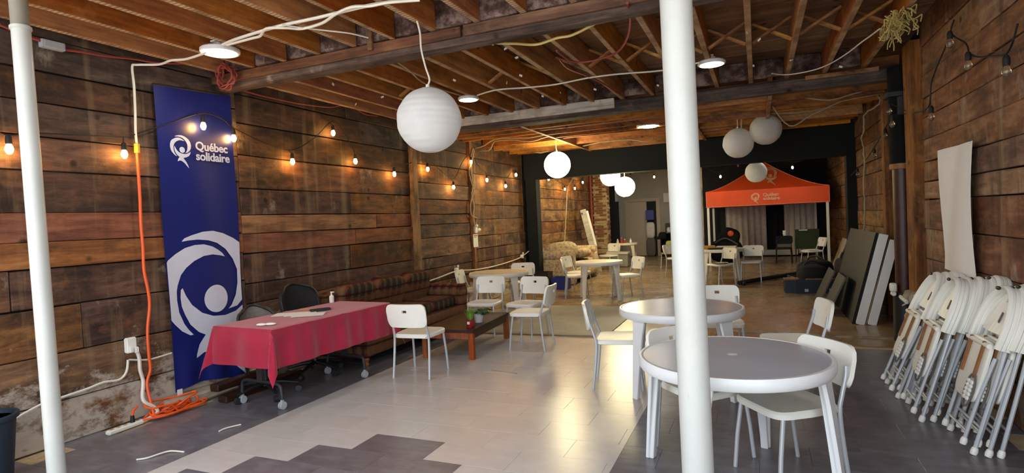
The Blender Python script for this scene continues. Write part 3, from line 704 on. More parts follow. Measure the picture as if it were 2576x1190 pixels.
# far door in the back wall, standing a little open, and the dark opening beside it
d1 = shell('door_1')
struct('door_frame', MB().box((-4.62, 21.93, 1.05), (0.10, 0.08, 2.1)).box((-3.42, 21.93, 1.05), (0.14, 0.08, 2.1)).box((-4.02, 21.93, 2.13), (1.34, 0.08, 0.10)), 'beige_door', d1, 0.006)
struct('dark_recess', MB().box((-3.72, 21.935, 1.03), (0.46, 0.03, 2.06)), 'dark_wall', d1)
dl = struct('door_leaf', MB().box((-4.22, 21.88, 1.04), (0.76, 0.04, 2.04)), 'beige_door', d1, 0.004)
for px in (-4.40, -4.04):
    for pz, ph in ((0.55, 0.7), (1.45, 0.85)):
        struct('door_panel', MB().box((px, 21.855, pz), (0.26, 0.02, ph)), 'beige_door', dl, 0.006)
d2 = shell('door_2')
struct('door_leaf', MB().box((-4.86, 20.9, 1.05), (0.36, 0.05, 2.1)), 'dark_wall', d2, 0.004)
struct('door_panel', MB().box((-4.86, 20.86, 1.5), (0.24, 0.02, 0.8)).box((-4.86, 20.86, 0.55), (0.24, 0.02, 0.7)), 'dark_wall', d2, 0.004)
# ------------------------------------------------------------------ white stacking chairs
def back_pt(s, t):
    """curved backrest, s across 0..1, t up 0..1"""
    x = -0.222 + 0.444 * s
    k = 1 - 0.05 * max(0, abs(t - 0.5) * 2 - 0.55) ** 1.0 * 2
    x *= k * (0.955 + 0.045 * t)
    e = abs(2 * s - 1)
    z = 0.535 + 0.235 * t
    if e > 0.86: z += (0.5 - t) * (e - 0.86) * 0.45
    y = -0.262 - 0.035 * t + 0.034 * (2 * s - 1) ** 2
    return (x, y, z)
def make_chair(label, cat='chair', group=None, m='white', legm='steel', padded=False):
    t = thing('stacking_chair', label, cat, (0, 0, 0), 0, group)
    seat = MB()
    n = 28; prof = []
    def outl(sx, sy, oy=0.0):
        q = []
        for k in range(n):
            a = 2 * math.pi * k / n; c, s_ = math.cos(a), math.sin(a)
            q.append((sx * math.copysign(abs(c) ** 0.36, c), oy + sy * math.copysign(abs(s_) ** 0.36, s_)))
        return q
    rings = [(0.190, 0.195, 0.405), (0.206, 0.213, 0.410), (0.207, 0.215, 0.438), (0.198, 0.206, 0.450), (0.150, 0.155, 0.444), (0.07, 0.07, 0.440)]
    for sx, sy, z in rings:
        seat.v += [(x * (1.0 + 0.04 * (y > 0)), y, z) for x, y in outl(sx, sy, 0.005)]
    for i in range(len(rings) - 1):
        for k in range(n):
            l = (k + 1) % n; seat.f.append((i * n + k, i * n + l, (i + 1) * n + l, (i + 1) * n + k))
    seat.f.append(tuple(range((len(rings) - 1) * n, len(rings) * n))); seat.f.append(tuple(reversed(range(n))))
    part('seat', seat, m, t, 40)
    NX, NZ = 18, 8
    part('backrest', MB().sheet(back_pt, NX, NZ, -0.024, skip={(i, 5) for i in (8, 9)} if not padded else ()), m, t, 45, bevel=0.0)
    for sgn in (-1, 1):
        part('leg', MB().tube([(sgn * 0.185, 0.165, 0.415), (sgn * 0.195, 0.195, 0.2), (sgn * 0.202, 0.213, 0.0)], 0.0125, 10), legm, t)
        rear = smoothline([(sgn * 0.206, -0.228, 0.0), (sgn * 0.200, -0.195, 0.26), (sgn * 0.196, -0.185, 0.42), (sgn * 0.192, -0.205, 0.50), (sgn * 0.188, -0.236, 0.60), (sgn * 0.185, -0.245, 0.66)], 4)
        part('leg', MB().tube(rear, 0.0125, 10), legm, t)
    part('seat_frame', MB().tube([(-0.19, -0.19, 0.415), (-0.185, 0.165, 0.412), (0.185, 0.165, 0.412), (0.19, -0.19, 0.415)], 0.010, 8, closed=True), legm, t)
    return t
CH = make_chair('white plastic chair with its back to us beside the red covered table')
CH.location = (-3.299, 5.099, 0); CH.rotation_euler = (0, 0, 0.069)
chairs = [
    (-2.59, 6.475, 1.62, 'white plastic chair turned side-on to the left in front of the coffee table end', None),
    (0.117, 3.623, 2.194, 'largest white plastic chair, at the right side of the nearest grey topped table', None),
    (-3.548, 7.166, 3.235, 'white plastic chair facing us behind the two potted plants', None),
    (-2.924, 7.14, 2.996, 'white plastic chair facing us between the side-on chair and the cream table', None),
    (-3.98, 9.62, 3.45, 'white plastic chair on the far side of the cream table by the plank wall', None),
    (-4.40, 8.57, -1.40, 'white plastic chair between the plank wall and the cream table', None),
    (-1.219, 5.2, -1.40, 'white plastic chair seen side-on to the left of the grey table with bulb reflections', None),
    (-0.378, 6.132, 3.3, 'white plastic chair behind the grey table with bulb reflections, handle slot showing', None),
    (0.219, 5.358, 1.757, 'white plastic chair right of the further grey table, turned toward it', None),
    (-0.363, 3.836, -2.33, 'white plastic chair partly behind the thick column between the two grey tables', None),
    (-2.326, 10.796, 2.30, 'white plastic chair at the right of the table by the floral sofa', None),
    (-3.30, 10.78, -1.30, 'white plastic chair at the left of the table by the floral sofa', None),
    (-3.45, 11.40, -1.75, 'second white chair beyond the one left of the floral sofa table', None),
    (-0.77, 12.88, 2.321, 'white chair with a tan item on its seat before the table under the canopy', None),
    (-0.148, 13.491, 3.025, 'white plastic chair standing by itself right of the cluttered table below the canopy', None),
    (-1.90, 14.9, -1.978, 'white plastic chair glimpsed just left of the thick column in the rear room', None),
    (1.257, 16.582, 1.897, 'white chair at the right canopy leg with a magazine on its seat', None),
    (-4.02, 16.35, 2.69, 'white plastic chair between the floral sofa cushions and the brick pilaster', None)]
CH['group'] = 'white stacking chairs'
for x, y, r, lab, g in chairs: dup(CH, (x, y, 0), r, lab, 'white stacking chairs')

# the black visitor chair and the yellow green chair
bc = make_chair('black visitor chair standing before the dark gap between the grey curtains', m='black_cloth', legm='black', padded=True)
bc.name = 'visitor_chair'; bc.location = (0.653, 17.964, 0); bc.rotation_euler = (0, 0, 3.05)
part('lumbar_panel', MB().box((0, -0.225, 0.49), (0.36, 0.02, 0.09)), 'grey_fabric', bc)
yc = make_chair('yellow green plastic chair behind the white one left of the thick column', m='yellow_green', legm='steel', padded=True)
yc.name = 'plastic_chair'; yc.location = (-2.35, 16.9, 0); yc.rotation_euler = (0, 0, 2.9)

# ------------------------------------------------------------------ round resin tables
def resin_table(label, loc, rz, top, Rr=0.53, hole=True, shell_m='white_resin'):
    t = thing('round_table', label, 'table', loc, rz, 'round resin tables')
    part('tabletop', MB().lathe([(0.0, 0.708), (Rr - 0.035, 0.708), (Rr - 0.022, 0.716), (Rr - 0.03, 0.7215), (0.0, 0.7215)], 72), top, t)
    part('rim', MB().lathe([(Rr - 0.05, 0.700), (Rr - 0.05, 0.655), (Rr - 0.012, 0.655), (Rr - 0.002, 0.67), (Rr, 0.705), (Rr - 0.008, 0.722), (Rr - 0.024, 0.7225), (Rr - 0.03, 0.718), (Rr - 0.03, 0.70), (Rr - 0.05, 0.70)], 72), shell_m, t, 40)
    if hole: part('umbrella_hole_cap', MB().lathe([(0.0, 0.7218), (0.026, 0.7218), (0.030, 0.7235), (0.024, 0.7245), (0.0, 0.7245)], 24), shell_m, t)
    part('under_frame', MB().box((0, 0, 0.69), (0.04, 2 * Rr - 0.12, 0.035)).box((0, 0, 0.69), (2 * Rr - 0.12, 0.04, 0.035)), shell_m, t)
    for k in range(4):
        a = R(90 * k + 45); c, s_ = math.cos(a), math.sin(a)
        mb = MB()
        def L(z, r, w, th):
            """an angle section: two flanges meeting at the outer corner"""
            pts = [(r, -w), (r, w), (r - th, w), (r - th, th), (r - 0.05, th), (r - 0.05, -th), (r - th, -th), (r - th, -w)]
            return [(c * x - s_ * y, s_ * x + c * y, z) for x, y in pts]
        secs = [L(0.0, Rr + 0.035, 0.028, 0.022), L(0.25, Rr + 0.01, 0.040, 0.022), L(0.52, Rr - 0.02, 0.054, 0.022), L(0.69, Rr - 0.045, 0.075, 0.022)]
        n = 8
        for q in secs: mb.v += q
        for i in range(3):
            for j in range(n):
                l = (j + 1) % n; mb.f.append((i * n + j, i * n + l, (i + 1) * n + l, (i + 1) * n + j))
        mb.f.append(tuple(reversed(range(n)))); mb.f.append(tuple(3 * n + j for j in range(n)))
        part('leg', mb, shell_m, t, 30, bevel=0.004)
    return t
resin_table('nearest round table, grey top with a white umbrella hole cap, behind the thick column', (-0.160, 3.50, 0), R(28), 'grey_top')
resin_table('further round table, grey top catching bulb reflections, behind the thick column', (-0.66, 5.25, 0), R(8), 'grey_top', 0.54)
resin_table('cream topped round table beside the plank wall and the plaid sofa', (-4.0, 8.66, 0), R(12), 'cream_top', 0.5, False, 'white')
resin_table('white round table in front of the floral sofa', (-2.80, 10.62, 0), R(20), 'cream_top', 0.45, False, 'white')
resin_table('cluttered round table in the rear room below the orange canopy', (-0.80, 13.68, 0), R(8), 'cream_top', 0.5, False, 'white')
resin_table('small white round table with bottles beside the brick pilaster', (-3.78, 17.75, 0), R(5), 'cream_top', 0.34, False, 'cream')

# ------------------------------------------------------------------ red covered table
tb = thing('folding_table', 'flip-top table on castors under the red cloth', 'table', (-4.09, 4.36, 0), -0.072)
TL, TWd, TZ = 1.52, 0.74, 0.735
part('tabletop', MB().box((0, 0, TZ - 0.015), (TWd, TL, 0.028)), 'white', tb, bevel=0.004)
for sy in (-0.60, 0.45):
    fr = part('leg', MB().tube(smoothline([(-0.26, sy, 0.085), (-0.255, sy, 0.15), (-0.22, sy, 0.215), (0, sy, 0.225), (0.22, sy, 0.215), (0.255, sy, 0.15), (0.26, sy, 0.085)], 5), 0.015, 10)
              .box((0, sy, 0.46), (0.07, 0.03, 0.48)), 'dark_steel', tb)
    for sx in (-0.26, 0.26):
        w = MB().cyl((sx - 0.02, sy, 0.035), (sx - 0.006, sy, 0.035), 0.035, None, 18).cyl((sx + 0.006, sy, 0.035), (sx + 0.02, sy, 0.035), 0.035, None, 18).box((sx, sy, 0.06), (0.014, 0.03, 0.06))
        part('caster', w, 'steel', fr, bevel=0.003)
part('stretcher', MB().tube([(0, -0.6, 0.62), (0, 0.45, 0.62)], 0.016, 10), 'dark_steel', tb)
OV = 0.345
def cloth_pt(s, t):
    u = (s - 0.5) * (TWd + 2 * OV); v = (t - 0.5) * (TL + 2 * OV)
    du = max(0, abs(u) - TWd / 2); dv = max(0, abs(v) - TL / 2)
    cu = max(-TWd / 2, min(TWd / 2, u)); cv = max(-TL / 2, min(TL / 2, v))
    if du == 0 and dv == 0: return (u, v, TZ + 0.004)
    r = math.hypot(du, dv); a = math.atan2(dv, du); su = 1 if u > 0 else -1; sv = 1 if v > 0 else -1
    k = math.sin(2 * a)
    fl = 0.012 + 0.05 * min(r, .3) + 0.30 * r * k * k
    w = (0.012 * math.sin(v * 13 + 1.0) + 0.010 * math.sin(v * 31)) * min(1, du / 0.12) * (1 - k) if du > dv else 0.014 * math.sin(u * 15) * min(1, dv / 0.12) * (1 - k)
    if k > 0.05: w += 0.022 * math.sin(a * 6) * k * min(1, r / .2)
    fl = max(0.008, fl + w)
    hu = fl * math.cos(a) * su; hv = fl * math.sin(a) * sv
    z = TZ + 0.004 - math.sqrt(max(0, r * r - fl * fl * 0.6)) * 0.98
    return (cu + hu, cv + hv, z)
mb = MB().sheet(cloth_pt, 60, 84, 0.003)
me = mb.mesh('tablecloth', 'cloth', 60)
tc = tag(put('tablecloth', me, None, (-4.09, 4.36, 0.001), (0, 0, -0.072)), 'dark red cloth draped over the wheeled table with hanging corners', 'tablecloth')
def on_table(x, y):
    return (x, y)
def sheet_of_paper(x, y, rz, label, w=0.21, h=0.297, z=0.741, m='paper'):
    px, py = on_table(x, y)
    o = put('paper_sheet', MB().box((0, 0, 0.0008), (w, h, 0.0016)).mesh('paper_sheet', m, 0), None, (px, py, z), (0, 0, rz)); tag(o, label, 'paper', 'papers on the red cloth'); return o
sheet_of_paper(-4.25, 4.26, R(-62), 'white sheet of paper nearer the banner end of the red table', z=0.7425)
sheet_of_paper(-4.00, 4.25, R(-56), 'white sheet of paper near the long open edge of the red table', z=0.7445)
sheet_of_paper(-4.14, 4.29, R(-48), 'white sheet partly covered between the two other papers', z=0.7427)
px, py = on_table(-4.07, 4.49)
tag(put('pen_case', MB().box((0, 0, 0.012), (0.20, 0.07, 0.022)).mesh('pen_case', 'black', 30, 0.006), None, (px, py, 0.7425), (0, 0, 0.9)), 'black pencil case lying behind the papers', 'case')
px, py = on_table(-4.28, 4.53)
tag(put('pen', MB().cyl((-0.08, 0, 0.006), (0.08, 0, 0.006), 0.005, 0.004, 10).mesh('pen', 'yellow_plug'), None, (px, py, 0.7425), (0, 0, 0.2)), 'yellow pen lying behind the papers on the red cloth', 'pen')
px, py = on_table(-3.97, 3.69)
e = thing('spectacles_case', 'two small white objects at the banner end of the red cloth', 'case', (px, py, 0.7425), 0.3)
part('lid', MB().ball((-0.03, 0, 0.012), 0.04, 16, 8, (1.2, 0.6, 0.3)), 'white', e)
part('base', MB().ball((0.04, 0.02, 0.012), 0.04, 16, 8, (1.3, 0.7, 0.3)), 'white', e)
px, py = on_table(-4.38, 5.02)
e = thing('pump_bottle', 'small white pump bottle at the far end of the red cloth', 'bottle', (px, py, 0.742))
part('body', MB().lathe([(0.0, 0), (0.024, 0), (0.026, 0.01), (0.026, 0.07), (0.012, 0.085), (0.0, 0.085)], 18), 'white', e)
part('pump', MB().cyl((0, 0, 0.085), (0, 0, 0.115), 0.008).box((0.014, 0, 0.118), (0.045, 0.014, 0.01)), 'white', e)

# office chairs at the table
def office_chair(label, loc, rz, backm, top=0.97, w=0.52, bh=0.5):
    t = thing('office_chair', label, 'chair', loc, rz, 'office chairs')
    def bp_(s, q):
        x = (s - 0.5) * w; z = top - bh + bh * q
        k = 1.0
        if q > 0.62: k = math.sqrt(max(0.0, 1 - ((q - 0.62) / 0.40) ** 2)) * 0.42 + 0.58
        return (x * k * (0.92 + .08 * q), -0.22 - 0.10 * q + 0.10 * (2 * s - 1) ** 2, z - 0.05 * (2 * s - 1) ** 2 * max(0, (q - 0.5) / 0.5))
    part('backrest', MB().sheet(bp_, 16, 12, -0.018), backm, t, 50)
    rim = [bp_(i / 16, 1) for i in range(17)]; rim = [bp_(0, j / 12) for j in range(12)] + rim + [bp_(1, j / 12) for j in reversed(range(12))]
    part('back_frame', MB().tube(rim, 0.014, 8), 'black', t)
    part('seat', MB().ball((0, 0, 0.47), 0.25, 24, 10, (1, 0.98, 0.17), 0.5), 'black_cloth', t, 50)
    part('back_stem', MB().tube(smoothline([(0, -0.05, 0.42), (0, -0.22, 0.44), (0, -0.30, 0.55), (0, -0.29, 0.72)], 4), 0.022, 8), 'black', t)
    part('column', MB().cyl((0, 0, 0.10), (0, 0, 0.43), 0.028), 'dark_steel', t)
    for k in range(5):
        a = R(72 * k + 20); c, s_ = math.cos(a), math.sin(a)
        lg = part('leg', MB().tube([(0, 0, 0.13), (c * .15, s_ * .15, 0.115), (c * .29, s_ * .29, 0.085)], [0.024, 0.02, 0.014], 8), 'black', t)
        part('caster', MB().cyl((c * .29 - s_ * .018, s_ * .29 + c * .018, .03), (c * .29 + s_ * .018, s_ * .29 - c * .018, .03), 0.03, None, 14), 'dark_steel', lg)
    return t
office_chair('black mesh office chair between the red table and the plank wall', (-4.46, 4.80, 0), R(-96), 'mesh_black')
office_chair('low grey fabric chair back behind the banner end of the red table', (-4.36, 4.02, 0), R(-118), 'grey_fabric', 0.84, 0.34, 0.30)

# dark timbers lying along the foot of the wall
for i, (x, y, z, l, a) in enumerate(((-4.70, 4.10, 0.13, 0.75, 0.03), (-4.58, 4.20, 0.035, 0.95, -0.02))):
    board(None, 'timber_offcut', (x, y, z), (0.11, l, 0.07), 'coffee_top', 0.006, 0.008, (0, 0, a))
    o = bpy.context.scene.collection.objects[-1]
    tag(o, ('upper dark timber offcut lying on the limewashed curb behind the red table', 'lower dark timber offcut on the dark tiles behind the red table')[i], 'timber', 'timber offcuts')

# ------------------------------------------------------------------ sofas
def pillow(mb, c, d, rot=(0, 0, 0), p=0.42, seg=20, rings=12):
    m = Euler(rot).to_matrix(); q = MB().ball((0, 0, 0), 1.0, seg, rings, (d[0] / 2, d[1] / 2, d[2] / 2), p)
    return mb.add([Vector(c) + m @ Vector(v) for v in q.v], q.f)
def sofa(label, loc, rz, L, m, back=0.85, arm=0.62, depth=0.88, cush=3, legs='orange_wood', group=None):
    """length along x, the front facing +y"""
    t = thing('sofa', label, 'sofa', loc, rz)
    part('base', pillow(MB(), (0, 0.02, 0.24), (L - 0.02, depth - 0.02, 0.26), p=0.14), m, t, 50)
    part('back_panel', pillow(MB(), (0, -depth / 2 + 0.12, 0.45), (L - 0.1, 0.24, (back - 0.1) * 1.0), (R(-6), 0, 0), 0.22), m, t, 50)
    for sx in (-1, 1):
        x = sx * (L / 2 - 0.12)
        part('arm', pillow(MB(), (x, 0.02, 0.34), (0.20, depth - 0.04, arm - 0.14), p=0.16).cyl((x + sx * .02, -depth / 2 + .06, arm - 0.10), (x + sx * .02, depth / 2 - .02, arm - 0.10), 0.125, None, 24), m, t, 45, bevel=0.012)
    w = (L - 0.46) / cush
    for k in range(cush):
        x = -L / 2 + 0.23 + w * (k + 0.5)
        part('seat_cushion', pillow(MB(), (x, 0.08, 0.43), (w - 0.01, depth - 0.28, 0.17), p=0.25), m, t, 50)
        part('back_cushion', pillow(MB(), (x, -depth / 2 + 0.30, 0.66), (w + 0.03, 0.22, 0.50), (R(-14), R(random.uniform(-5, 5)), 0), 0.5), m, t, 50)
    for sx in (-1, 1):
        for sy in (-1, 1):
            part('leg', MB().lathe([(0.0, 0), (0.018, 0), (0.026, 0.02), (0.018, 0.04), (0.034, 0.075), (0.022, 0.10), (0.036, 0.14), (0.0, 0.14)], 14, (sx * (L / 2 - 0.08), sy * (depth / 2 - 0.07), 0)), legs, t)
    return t
sofa('red and tan plaid sofa with rolled arms along the plank wall behind the red table', (-4.47, 6.35, 0), R(-90), 2.45, 'plaid', 0.86, 0.64, 0.90)
fs = sofa('pale floral patterned sofa by the plank wall just beyond the slate beam', (-4.42, 13.82, 0), R(-90), 2.2, 'floral', 0.95, 0.80, 0.95, 2)
part('loose_cushion', pillow(MB(), (0.72, 0.02, 0.76), (0.66, 0.86, 0.46), (R(6), R(10), 0.2), 0.75), 'floral', fs, 50)
part('loose_cushion', pillow(MB(), (-0.1, 0.25, 0.66), (0.95, 0.6, 0.24), (R(8), R(-4), 0.2), 0.7), 'floral', fs, 50)

# coffee table and its plants
ct = thing('coffee_table', 'low coffee table with dark top and orange legs before the plaid sofa', 'table', (-3.37, 6.30, 0), R(4))
cw, cl_, chh = 0.66, 1.22, 0.345
part('top', MB().box((0, 0, chh - 0.02), (cw, cl_, 0.035)), 'coffee_top', ct, bevel=0.004)
part('rail', MB().box((0, -cl_ / 2 + .03, chh - 0.075), (cw - .06, 0.025, 0.075)).box((0, cl_ / 2 - .03, chh - 0.075), (cw - .06, 0.025, 0.075)), 'orange_wood', ct, bevel=0.003)
part('rail', MB().box((-cw / 2 + .03, 0, chh - 0.075), (0.025, cl_ - .06, 0.075)).box((cw / 2 - .03, 0, chh - 0.075), (0.025, cl_ - .06, 0.075)), 'coffee_top', ct, bevel=0.003, label='dark side rails')
for sx in (-1, 1):
    for sy in (-1, 1):
        part('leg', MB().box((sx * (cw / 2 - .035), sy * (cl_ / 2 - .035), (chh - .04) / 2), (0.06, 0.06, chh - 0.04)), 'orange_wood', ct, bevel=0.004)
def blades(mb, n, r, h, spread, w, droop=0.0, base=(0, 0, 0)):
    for i in range(n):
        a = random.uniform(0, 6.283); q = random.uniform(0, r); s_ = random.uniform(0.2, 1) * spread; hh = h * random.uniform(0.7, 1)
        x, y, z = base[0] + q * math.cos(a), base[1] + q * math.sin(a), base[2]
        dx, dy = math.cos(a) * s_, math.sin(a) * s_; nx, ny = -math.sin(a) * w, math.cos(a) * w
        m = (x + dx * .45, y + dy * .45, z + hh * .65); e_ = (x + dx, y + dy, z + hh * (1 - droop))
        mb.add([(x - nx * .5, y - ny * .5, z), (x + nx * .5, y + ny * .5, z), (m[0] + nx, m[1] + ny, m[2]), (m[0] - nx, m[1] - ny, m[2]), e_,
                (x, y, z - .002), (m[0], m[1], m[2] - .003)], [(0, 1, 2, 3), (3, 2, 4), (1, 0, 5), (3, 6, 2), (0, 3, 6, 5), (2, 1, 5, 6), (3, 4, 6), (4, 2, 6)])
    return mb
pt1 = thing('potted_plant', 'bright green grass plant in a red pot on the coffee table', 'plant', (-3.10, 5.86, 0.3425))
pot = part('pot', MB().lathe([(0.0, 0), (0.040, 0), (0.052, 0.09), (0.055, 0.092), (0.048, 0.095), (0.044, 0.08), (0.0, 0.08)], 24), 'terracotta_red', pt1)
part('tag', MB().box((0.0, -0.050, 0.06), (0.03, 0.006, 0.03)), 'paper', pot)
o = part('foliage', blades(MB(), 70, 0.035, 0.16, 0.06, 0.004, 0, (0, 0, 0.075)), 'grass', pt1, 0); o['kind'] = 'stuff'
pt2 = thing('potted_plant', 'dark leafy plant in a grey white pot lying toward the table end', 'plant', (-3.16, 6.20, 0.3425))
part('pot', MB().lathe([(0.0, 0), (0.045, 0), (0.060, 0.11), (0.063, 0.113), (0.054, 0.115), (0.05, 0.10), (0.0, 0.10)], 24), 'pot_white', pt2)
o = part('foliage', blades(MB(), 60, 0.05, 0.10, 0.24, 0.018, 0.75, (0.04, 0.02, 0.09)), 'leaf', pt2, 0); o['kind'] = 'stuff'
# ------------------------------------------------------------------ banner with its emblem and lettering
S1 = [(3.673, 1.505), (3.701, 1.536), (3.772, 1.561), (3.885, 1.59), (4.001, 1.596), (4.12, 1.569), (4.241, 1.516), (4.347, 1.444), (4.434, 1.32), (4.466, 1.174), (4.442, 1.033), (4.366, 0.915), (4.247, 0.823), (4.128, 0.808), (4.175, 0.842), (4.236, 0.933), (4.269, 1.053), (4.273, 1.192), (4.226, 1.304), (4.144, 1.409), (4.044, 1.475), (3.945, 1.505), (3.832, 1.518), (3.737, 1.513)]
S2 = [(4.13, 1.335), (4.097, 1.375), (4.056, 1.404), (3.991, 1.441), (3.893, 1.469), (3.797, 1.467), (3.702, 1.444), (3.608, 1.394), (3.532, 1.342), (3.477, 1.268), (3.441, 1.15), (3.439, 1.015), (3.466, 0.889), (3.508, 0.806), (3.551, 0.75), (3.62, 0.675), (3.7, 0.623), (3.732, 0.624), (3.689, 0.675), (3.647, 0.74), (3.602, 0.853), (3.59, 0.966), (3.593, 1.049), (3.607, 1.103), (3.647, 1.196), (3.705, 1.26), (3.787, 1.317), (3.885, 1.357), (3.985, 1.365), (4.07, 1.35)]
S3 = [(3.654, 1.073), (3.68, 1.002), (3.735, 0.905), (3.832, 0.814), (3.944, 0.766), (4.08, 0.751), (4.225, 0.773), (4.351, 0.839), (4.422, 0.892), (4.395, 0.785), (4.311, 0.672), (4.176, 0.604), (4.05, 0.575), (4.047, 0.538), (4.161, 0.392), (4.242, 0.234), (4.279, 0.1), (4.184, 0.202), (4.085, 0.318), (3.969, 0.405), (3.888, 0.439), (3.83, 0.434), (3.788, 0.411), (3.751, 0.395), (3.753, 0.426), (3.788, 0.519), (3.832, 0.575), (3.853, 0.6), (3.788, 0.637), (3.707, 0.722), (3.66, 0.822), (3.632, 0.904), (3.626, 0.988), (3.635, 1.057)]
HEAD = [(3.996 + 0.134 * math.cos(a * math.pi / 16), 0.985 - 0.055 + 0.134 * math.sin(a * math.pi / 16)) for a in range(32)]
EM = [S1, S2, S3, HEAD]
def clip(poly, lo, hi):
    for ax, val, keep in ((0, lo, 1), (0, hi, -1)):
        out = []
        for i in range(len(poly)):
            a, b = poly[i - 1], poly[i]
            ia, ib = (a[0] - val) * keep >= 0, (b[0] - val) * keep >= 0
            if ia != ib:
                t = (val - a[0]) / (b[0] - a[0]); out.append((val, a[1] + t * (b[1] - a[1])))
            if ib: out.append(b)
        poly = out
    return poly
def emblem(mb, mat4, ox, oz, k, lo=None, hi=None, th=0.002, surf=None):
    """flat print: local x across, local y up; surf(x, y) gives the cloth's own point where it is not flat"""
    for poly in EM:
        q = [(ox + (a - 3.95) * k, oz + (b - 1.0) * k) for a, b in poly]
        if lo is not None: q = clip(q, lo, hi)
        if len(q) < 3: continue
        b_ = bmesh.new(); vs = [b_.verts.new((x, y, 0)) for x, y in q]; f = b_.faces.new(vs); f.normal_update()
        r = bmesh.ops.triangulate(b_, faces=[f])
        if surf:
            for axis in (0, 1):
                vals = [v.co[axis] for v in b_.verts]; n = int((max(vals) - min(vals)) / 0.05)
                for i in range(1, n + 1):
                    co = [0, 0, 0]; no = [0, 0, 0]; co[axis] = min(vals) + i * 0.05; no[axis] = 1
                    bmesh.ops.bisect_plane(b_, geom=b_.verts[:] + b_.edges[:] + b_.faces[:], dist=1e-5, plane_co=co, plane_no=no)
        b_.verts.index_update(); pts = []
        for v in b_.verts: pts.append(mat4 @ (Vector(surf(v.co.x, v.co.y)) if surf else Vector((v.co.x, v.co.y, th))))
        mb.add(pts, [tuple(v.index for v in f.verts) for f in b_.faces]); b_.free()
    return mb
BY, BZ = 3.915, 0.13                       # middle of the banner along the wall, its foot
def ban(u, z, d=0.0):
    """banner cloth point: u along the wall from its middle, z up from its foot"""
    w = 0.010 * math.sin(u * 9 + z * 1.3) + 0.006 * math.sin(z * 4.1 + u * 3)
    low = max(0, 0.55 - z)
    w += 0.030 * low * math.sin(u * 22 + 1) + 0.02 * low
    return (0.022 + w + d, u - 0.012 * z + 0.016, z)
bn = thing('banner', 'tall dark blue cloth banner with white emblem hanging on the plank wall', 'banner', (-4.948, BY, BZ))
def bpnt(s, t):
    u = -0.405 + 0.81 * s; h = 2.79 + 0.05 * s
    z = h * t
    if t < 0.02: z += 0.03 * math.sin(s * 5) + 0.11 * s * 0
    return ban(u, z)
part('cloth', MB().sheet(bpnt, 30, 80, 0.003), 'banner', bn, 60)
mb = MB()
IDM = Matrix.Identity(4)
emblem(mb, IDM, 0.035, 1.0 - BZ, 1.0, -0.398, 0.398, surf=lambda x, y: ban(x + 0.012 * y - 0.016, y, 0.0055))
part('emblem', mb, 'banner_white', bn, 60)
mb = MB()
emblem(mb, IDM, -0.205, 2.375 - BZ, 0.205, surf=lambda x, y: ban(x + 0.012 * y - 0.016, y, 0.0055))
part('small_emblem', mb, 'banner_white', bn, 60)
def lettering(txt, size, off, mat, parent, loc, rot, space=0.9, name='lettering', align='LEFT', ext=0.0015):
    c = bpy.data.curves.new(name, 'FONT'); c.body = txt; c.size = size; c.offset = off; c.extrude = ext
    c.align_x = align; c.space_line = space; c.space_character = 0.98; c.resolution_u = 4
    c.materials.append(MAT[mat])
    o = bpy.data.objects.new(name, c); COL.objects.link(o); bpy.context.view_layer.update()
    me = bpy.data.meshes.new_from_object(o.evaluated_get(bpy.context.evaluated_depsgraph_get()))
    bpy.data.objects.remove(o); bpy.data.curves.remove(c); me.name = name
    if not me.materials: me.materials.append(MAT[mat])
    return put(name, me, parent, loc, rot)
lettering('Québec\nsolidaire', 0.114, 0.0026, 'banner_white', bn, (0.048, -0.062, 2.245), (R(90), 0, R(90)), 0.84)
part('care_tag', MB().box((0.03, -0.36, 0.0), (0.004, 0.05, 0.05)), 'paper', bn)
part('rod', MB().cyl((0.02, -0.43, 2.80), (0.02, 0.37, 2.84), 0.008), 'black', bn)

# ------------------------------------------------------------------ canopy tent in the rear room
W2, DP, VZ0, VZ1, PK = 1.57, 3.0, 1.69, 2.13, 3.02
tn = thing('canopy_tent', 'orange red pop-up canopy with white legs in the rear room', 'tent', (0.19, 19.05, 0), R(1.0))
def roof(face):
    m = Matrix.Rotation(R(90) * face, 3, 'Z')
    hw, hd = (W2, DP / 2) if face % 2 == 0 else (DP / 2, W2)
    def fn(s, t):
        k = 1 - t; x = (2 * s - 1) * hw * k; y = -hd * k
        z = VZ1 + (PK - VZ1) * (t ** 1.45) - 0.02 * math.sin(math.pi * t) * (1 - abs(2 * s - 1))
        return m @ Vector((x, y, z))
    return fn
can = part('roof_panel', MB().sheet(roof(0), 20, 16, 0.004), 'tent', tn, 60)
for k in (1, 2, 3): part('roof_panel', MB().sheet(roof(k), 20, 16, 0.004), 'tent', tn, 60)
for x0, y0, x1, y1 in ((-W2, -DP / 2, W2, -DP / 2), (W2, -DP / 2, W2, DP / 2), (W2, DP / 2, -W2, DP / 2), (-W2, DP / 2, -W2, -DP / 2)):
    def val(s, t):
        nx, ny = (y1 - y0), -(x1 - x0); l = math.hypot(nx, ny)
        w = 0.01 * math.sin(s * 17) * (1 - t)
        return (x0 + (x1 - x0) * s + nx / l * (0.012 + w), y0 + (y1 - y0) * s + ny / l * (0.012 + w), VZ0 + (VZ1 - VZ0) * t)
    v = part('valance', MB().sheet(val, 30, 4, 0.004), 'tent', tn, 60)
    part('binding', MB().tube([val(i / 20, 0) for i in range(21)], 0.012, 6).tube([(*val(0, 0)[:2], VZ0), (*val(0, 1)[:2], VZ1)], 0.010, 6), 'tent_edge', v)
